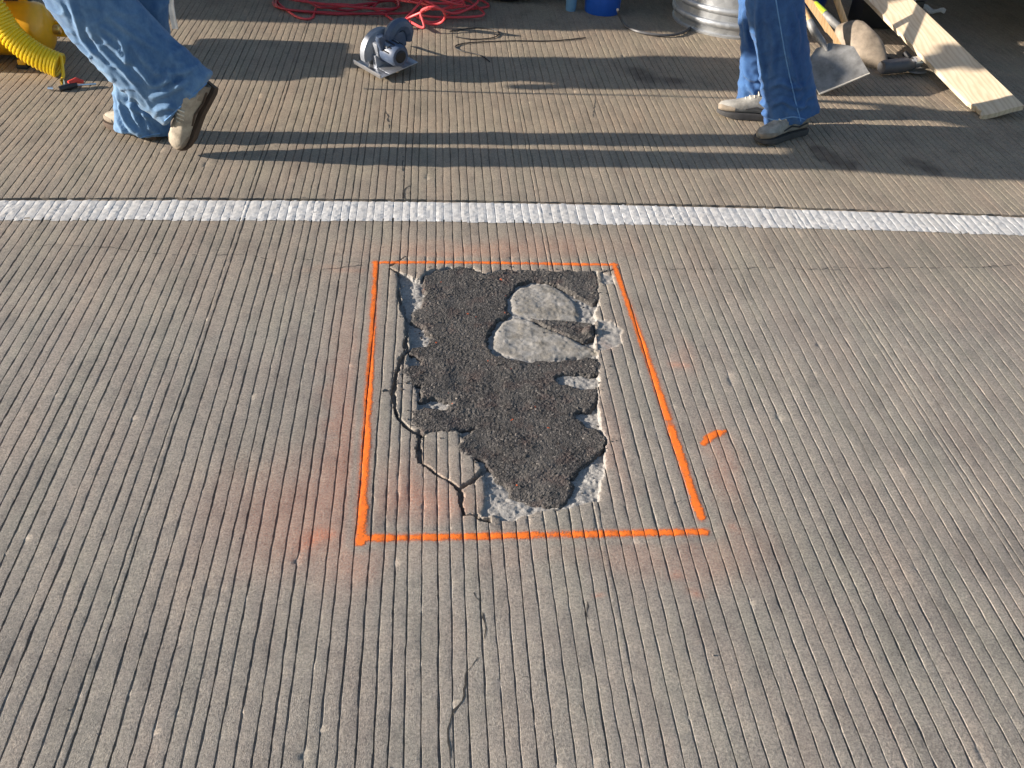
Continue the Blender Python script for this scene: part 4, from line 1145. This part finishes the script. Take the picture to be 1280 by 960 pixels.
def bucket(root, c, r, h, mat):
    prof = [(.001, .004), (r * .98, 0), (r, .006), (r * 1.03, h * .2), (r * 1.12, h * .8), (r * 1.18, h * .82), (r * 1.18, h * .84), (r * 1.14, h * .85), (r * 1.17, h * .98), (r * 1.24, h), (r * 1.2, h * 1.01), (r * 1.1, h * .97), (r * .96, .02), (.001, .014)]
    mb = MB(); mb.lathe(prof, 36, Matrix.Translation(c), False); mb.build('bucket_body', mat, root, sharp=50)
    hr_ = r * 1.22
    mb = MB(); mb.tube([(c[0] + hr_ * math.cos(a), c[1] - .03, c[2] + h * .92 - hr_ * .55 * math.sin(a)) for a in [math.pi * k / 14 for k in range(15)]], .0035, 8); mb.build('bail', M['steel'], root)
bucket(bk, (bc.x, bc.y + .1, 0), .102, .36, M['blue'])
c = at(1062, -2, 5.55)
bk2 = thing('bucket', 'blue plastic bucket mostly hidden behind the shovels', 'bucket', (2.33, 5.75, 0), 'blue plastic buckets')
bucket(bk2, (2.33, 5.78, 0), .13, .36, M['blue'])
pc = gp(714, 15)
pp = thing('pipe', 'pale blue plastic pipe standing upright left of the blue bucket', 'pipe', (pc.x, pc.y, 0))
mb = MB(); mb.tube([(pc.x, pc.y + .03, 0), (pc.x, pc.y + .03, .02), (pc.x, pc.y + .03, .6)], [.028, .031, .031], 18); mb.build('pipe_body', M['paleblue'], pp)
mb = MB(); mb.tube([(pc.x, pc.y + .03, .54), (pc.x, pc.y + .03, .61)], .036, 18); mb.build('pipe_collar', M['paleblue'], pp)

# ------------------------------------------------------------------ shovels, lath, board
L_, R_ = gp(1024, 119), at(1087, 93, 4.24)
sv = thing('square_shovel', 'grey square-mouthed shovel leaning with its blade on the concrete', 'shovel', ((L_ + R_) / 2))
ex_ = (R_ - L_).normalized(); w_ = (R_ - L_).length
mid_ = (L_ + R_) / 2
n_ = Vector((0, 0, 1)).cross(ex_).normalized()
bd_ = n_ * math.cos(rad(30)) + ex_.cross(n_) * math.sin(rad(30)); bl = .255; soc = mid_ + bd_ * bl   # up the blade to the socket
SV = frame(mid_, bd_, bd_.cross(ex_) * -1)   # local x up the blade, y across
if (SV.to_3x3() @ Vector((0, 0, 1))).z < 0: SV = frame(mid_, bd_, bd_.cross(ex_))
mb = MB(); NX, NY = 10, 15; vs = []; fs = []
for lay in (0, 1):
    for i in range(NX + 1):
        for jn in range(NY + 1):
            t = i / NX; q = jn / NY * 2 - 1
            hw = w_ / 2 * (1.0 if t < .72 else 1 - (t - .72) / .28 * .75)
            yy = q * hw
            dish = .003 + .003 * (abs(q) ** 3) + .012 * t * math.exp(-(q * 3.2) ** 2)
            lipz = .0
            vs.append((t * bl * .97, yy, dish + lipz - .0025 * lay))
n1 = (NX + 1) * (NY + 1)
for lay in (0, 1):
    for i in range(NX):
        for jn in range(NY):
            a = lay * n1 + i * (NY + 1) + jn; fs.append((a, a + 1, a + NY + 2, a + NY + 1))
def rim(i, jn): return i * (NY + 1) + jn
edge = [rim(0, k) for k in range(NY + 1)] + [rim(k, NY) for k in range(1, NX + 1)] + [rim(NX, k) for k in range(NY - 1, -1, -1)] + [rim(k, 0) for k in range(NX - 1, 0, -1)]
for a, b in zip(edge, edge[1:] + edge[:1]): fs.append((a, b, b + n1, a + n1))
mb.add(vs, fs, SV); mb.build('blade', M['spade'], sv, sharp=60)
mb = MB(); mb.tube([SV @ Vector((.002, -w_ / 2, .006)), SV @ Vector((.001, 0, .005)), SV @ Vector((.002, w_ / 2, .006)), SV @ Vector((.05, w_ / 2, .006))], [.0035, .0045, .005, .002], 8); mb.build('worn_lip', M['lip'], sv)
up1 = soc + bd_ * .24 + Vector((0, 0, .01))
mb = MB(); mb.tube(catmull([mid_.lerp(soc, .78) + Vector((0, 0, .012)), soc + Vector((0, 0, .012)), soc.lerp(up1, .35), soc.lerp(up1, .62)], 5), [.006, .009, .012, .014, .016, .017, .018, .019, .0195, .02, .02, .02, .02, .02, .02, .02][:16], 12); mb.build('socket', M['spade'], sv)
mb = MB(); far_ = up1 + (up1 - soc).normalized() * .75
mb.tube([soc.lerp(up1, .5), up1, far_], [.017, .019, .019], 12); mb.build('handle', M['handle'], sv)

tip = gp(1108, 89); rsoc = at(1046, 32, 4.86)
rv = thing('round_shovel', 'earth-coloured round-point shovel standing on its tip right of the square shovel', 'shovel', tip)
ax_ = (rsoc - tip); bl2 = ax_.length; ax_.normalize()
camdir = (Vector((0, 0, CAMH)) - tip).normalized()
RV = frame(tip, ax_, camdir)
mb = MB(); NX, NY = 14, 12; vs = []; fs = []
for lay in (0, 1):
    for i in range(NX + 1):
        t = i / NX
        hw = .098 * (max(0.0, math.sin(min(1, t / .55) * math.pi / 2)) ** .75 if t < .55 else 1 - (max(0, t - .75) / .25) ** 2 * .72) + .002
        for jn in range(NY + 1):
            q = jn / NY * 2 - 1
            vs.append((t * bl2 * .96, q * hw, .042 * (1 - q * q) * math.sin(min(1, t * 1.25 + .06) * math.pi * .75) - .0025 * lay))
n1 = (NX + 1) * (NY + 1)
for lay in (0, 1):
    for i in range(NX):
        for jn in range(NY):
            a = lay * n1 + i * (NY + 1) + jn; fs.append((a, a + 1, a + NY + 2, a + NY + 1))
edge = [rim(0, k) for k in range(NY + 1)] + [rim(k, NY) for k in range(1, NX + 1)] + [rim(NX, k) for k in range(NY - 1, -1, -1)] + [rim(k, 0) for k in range(NX - 1, 0, -1)]
for a, b in zip(edge, edge[1:] + edge[:1]): fs.append((a, b, b + n1, a + n1))
mb.add(vs, fs, RV); mb.build('blade', M['scoop'], rv, sharp=60)
rtop = rsoc + ax_ * .16
mb = MB(); mb.tube([rsoc - ax_ * .06, rsoc, rsoc + ax_ * .12], [.014, .02, .021], 12); mb.build('socket', M['spade'], rv)
mb = MB(); mb.tube([rsoc + ax_ * .10, rsoc + ax_ * .18], .0225, 12); mb.build('tape', M['tape'], rv)
mb = MB(); mb.tube([rsoc + ax_ * .17, rsoc + ax_ * .9], .019, 12); mb.build('handle', M['handle'], rv)
# second wooden handle leaning behind the round shovel
a_, b_ = at(1062, 46, 5.0), at(1042, -12, 5.15)
mb = MB(); mb.tube([a_, b_, b_ + (b_ - a_).normalized() * .6], .017, 12)
tag(mb.build('wooden_shaft', M['lath']), 'pinkish wooden tool handle leaning just behind the round shovel', 'shaft')
# broken wooden lath
a_, b_ = at(1052, 60, 4.72), at(1001, -14, 4.86); ld = (b_ - a_)
LM = frame(a_, ld, camdir)
mb = MB(); Lh = ld.length + .5
outl = [(0, -.008), (.0, .010), (.05, .017), (.06, .012), (.11, .016), (.12, .021), (.15, .019), (Lh, .019), (Lh, -.016), (.09, -.014)]
mb.prism(outl, -.006, .006, LM)
tag(mb.build('broken_lath', M['lath'], smooth=False), 'splintered wooden lath leaning between the two shovels', 'lath')
# pale board
A_, B_ = gp(1226, 149), gp(1279, 136, .05); e_ = B_ - A_; wd = e_.length; e_.normalize()
nn = Vector((0, 0, 1)).cross(e_).normalized(); u_ = nn * math.cos(rad(8)) + e_.cross(nn) * math.sin(rad(8))
BM_ = frame(A_, u_, u_.cross(e_) if (u_.cross(e_)).z > 0 else e_.cross(u_))
yd = 1 if (BM_.to_3x3() @ Vector((0, 1, 0))).dot(e_) > 0 else -1
mb = MB(); Lb = 2.5
outl = [(0.0, 0), (-.004, wd * .35), (.002, wd * .7), (0.0, wd), (Lb, wd), (Lb, 0), (.13, 0), (.115, .006), (.09, .003), (.08, .016), (.05, .014), (.035, .02), (.02, .004)]
mb.prism([(x, y * yd) for x, y in outl], -.006, .018, BM_)
bo = mb.build('board', M['plank'], smooth=False); tag(bo, 'pale wooden board leaning at the right, its lower end on the concrete', 'board')
# grinder-like tools in the shade between round shovel and board
tcn = gp(1132, 96)
gd = thing('angle_grinder', 'dark grey power tool lying in the shade left of the board', 'power tool', tcn)
GM = frame((tcn.x - .05, tcn.y + .03, .045), (.95, .3, 0), (0, 0, 1))
mb = MB(); mb.tube([(-.10, 0, 0), (-.08, 0, 0), (.05, 0, 0), (.08, 0, 0), (.11, 0, 0)], [.03, .036, .038, .03, .026], 18, True, GM); mb.build('body', M['dark_tool'], gd)
mb = MB(); mb.tube([(.10, 0, .01), (.14, 0, .01), (.15, 0, .0)], [.028, .03, .02], 16, True, GM); mb.build('gear_head', M['steel'], gd)
mb = MB(); mb.lathe([(.001, .002), (.058, .002), (.06, 0), (.058, -.002), (.001, -.002)], 28, GM @ Matrix.Translation((.13, 0, -.03))); mb.build('disc', M['dirtysteel'], gd)
mb = MB(); mb.tube([(.13, .03, .01), (.13, .1, .02)], [.012, .015], 12, True, GM); mb.build('side_handle', M['black'], gd)
pts = [gp(1092, 66), gp(1104, 72), gp(1120, 77), gp(1140, 75), gp(1160, 68), gp(1172, 58)]
hose('black_cable', [p + Vector((0, 0, .008)) for p in pts], .008, M['black'], 'black cable curving behind the grey power tool beside the board', 'cable')
c = gp(1118, 45)
bxs = thing('tool_box', 'dark tool box standing in the shade behind the round shovel', 'box', (c.x, c.y, 0))
mb = MB(); mb.box((c.x + .0, c.y + .2, .085), (.36, .18, .16), Matrix.Identity(4), .01); mb.build('box_body', M['frameblack'], bxs)
mb = MB(); mb.box((c.x + .0, c.y + .2, .185), (.37, .19, .035), None, .008); mb.build('lid', M['dark_tool'], bxs)
mb = MB(); mb.tube([(c.x - .07, c.y + .2, .2), (c.x - .06, c.y + .2, .235), (c.x + .06, c.y + .2, .235), (c.x + .07, c.y + .2, .2)], .01, 8); mb.build('handle', M['blackplastic'], bxs)
for s in (-.1, .1):
    mb = MB(); mb.box((c.x + s, c.y + .105, .17), (.03, .008, .045), None, .002); mb.build('latch', M['steel'], bxs)
c = gp(1160, 16)
mb = MB(); rs = []
for k in range(9):
    t = k / 8; p = Vector((c.x - .05 + .13 * t, c.y + .04 - .09 * t, .02 + .012 * math.sin(t * 9)))
    w = .008 + .03 * math.sin(math.pi * (t * .9 + .05)); rs.append([p + Vector((w * .5 * math.cos(a), w * .6 * math.cos(a + .4), .01 * math.sin(a) + .006 * math.sin(3 * a))) for a in [2 * math.pi * q / 10 for q in range(10)]])
mb.rings(rs); tag(mb.build('scrap_cloth', M['rag']), 'small crumpled white scrap in the shade right of the board', 'scrap')

# ------------------------------------------------------------------ vehicles at and beyond the top edge
def wheel(parent, c, r, w):
    m = frame(c, (1, 0, 0), (0, -1, 0))
    mb = MB(); mb.lathe([(r * .62, w * .5), (r * .9, w * .5), (r * .98, w * .38), (r, w * .2), (r, -w * .2), (r * .98, -w * .38), (r * .9, -w * .5), (r * .62, -w * .5)], 36, m); o = mb.build('wheel', M['black'], parent)
    mb = MB(); mb.lathe([(.001, w * .3), (r * .25, w * .34), (r * .3, w * .2), (r * .55, w * .25), (r * .62, w * .45), (r * .62, -w * .45), (.001, -w * .3)], 28, m); mb.build('rim', M['steel'], o)
    return o

def pickup(label, org, yaw, paint_, L=5.3, W=1.9, bumper=M['chrome'], shade_box=False):
    root = thing('pickup_truck', label, 'truck', org, 'pickup trucks parked on the shoulder')
    T = Matrix.Translation(org) @ Matrix.Rotation(yaw, 4, 'Z')      # local x forward, y left, origin at the rear right corner on the ground
    def bld(mb, n, m, p=root): return mb.build(n, m, p)
    mb = MB(); mb.box((L * .5, W * .5, .62), (L - .3, W * .98, .36), T, .05); mb.box((L * .84, W * .5, .9), (L * .27, W * .94, .32), T, .08); bld(mb, 'body', paint_)
    mb = MB()
    for y in (.05, W - .05): mb.box((1.1, y, 1.0), (1.95, .09, .46), T, .02)
    mb.box((.18, W * .5, 1.0), (.07, W * .9, .46), T, .02); bld(mb, 'bed_side', paint_)
    mb = MB()
    rs = []
    for z, a, b, yy in ((.8, 2.1, 3.9, .03), (1.1, 2.1, 3.9, .04), (1.2, 2.12, 3.75, .06), (1.72, 2.3, 3.1, .2), (1.78, 2.4, 3.0, .25)):
        rs.append([(a, yy, z), (b, yy, z), (b, W - yy, z), (a, W - yy, z)])
    mb.rings(rs, True, T); cab = bld(mb, 'cab', paint_)
    for y in (-1, 1):
        yb_, yt = (.04, .173) if y < 0 else (W - .04, W - .173)
        MB().add([(2.25, yb_, 1.22), (3.55, yb_, 1.22), (3.05, yt, 1.66), (2.4, yt, 1.66)], [(0, 1, 2, 3)], T).build('side_window', M['glass'], cab, smooth=False)
    mb = MB(); mb.box((0.0, W * .5, .56), (.16, W * .92, .2), T, .03); bld(mb, 'rear_bumper', bumper)
    mb = MB(); mb.box((L, W * .5, .52), (.2, W * .95, .26), T, .05); bld(mb, 'front_bumper', bumper)
    mb = MB(); mb.box((L * .5, W * .5, .36), (L * .8, W * .5, .12), T, .02); bld(mb, 'chassis', M['frameblack'])
    if shade_box:
        mb = MB(); mb.box((1.08, W * .5, 1.67), (1.98, W * .96, .92), T, .05); bld(mb, 'added_shade_box', paint_)  # unseen box added over the bed to lengthen the truck's shadow
    for y in (.12, W - .12):
        mb = MB(); mb.box((.1, y, 1.0), (.06, .13, .3), T, .02); bld(mb, 'tail_light', M['redplastic'])
    for x in (1.15, L - 1.0):
        for y in (.1, W - .1): 
            c = T @ Vector((x, y, .36)); 
            m = Matrix.Rotation(yaw, 4, 'Z')
            o = wheel(root, c, .36, .24)
    return root
# truck left of the frame: its long morning shadow darkens the top of the picture
pickup('white pickup truck parked beyond the left edge, its shadow crossing the shoulder', Vector((-3.05, 5.02, 0)) + Vector((0, 1.9, 0)), math.pi + rad(.8), M['truckpaint'], shade_box=True)
# dark truck at the top right corner
pickup('dark pickup truck at the top right corner, only its bumper in view', Vector((2.98, 4.72, 0)), rad(6), M['truckdark'])
# low trailer behind the tub and hoses
tr = thing('flatbed_trailer', 'low black flatbed trailer standing behind the hoses and bucket, tyre just showing', 'trailer', (.5, 6.2, 0))
mb = MB(); mb.box((.4, 6.35, .70), (4.0, 1.5, .05), None, .008); mb.build('deck', M['deck'], tr)
mb = MB()
for y in (5.63, 7.07): mb.box((.4, y, .62), (4.1, .06, .11), None, .008)
for x in (-1.6, 2.4): mb.box((x, 6.35, .62), (.06, 1.38, .1), None, .008)
mb.build('frame', M['frameblack'], tr)
for y in (5.62, 7.08): wheel(tr, Vector((.44, y, .33)), .33, .2)
mb = MB(); mb.tube([(2.4, 6.35, .6), (3.0, 6.35, .55), (3.1, 6.35, .5)], .04, 10); mb.build('drawbar', M['frameblack'], tr)
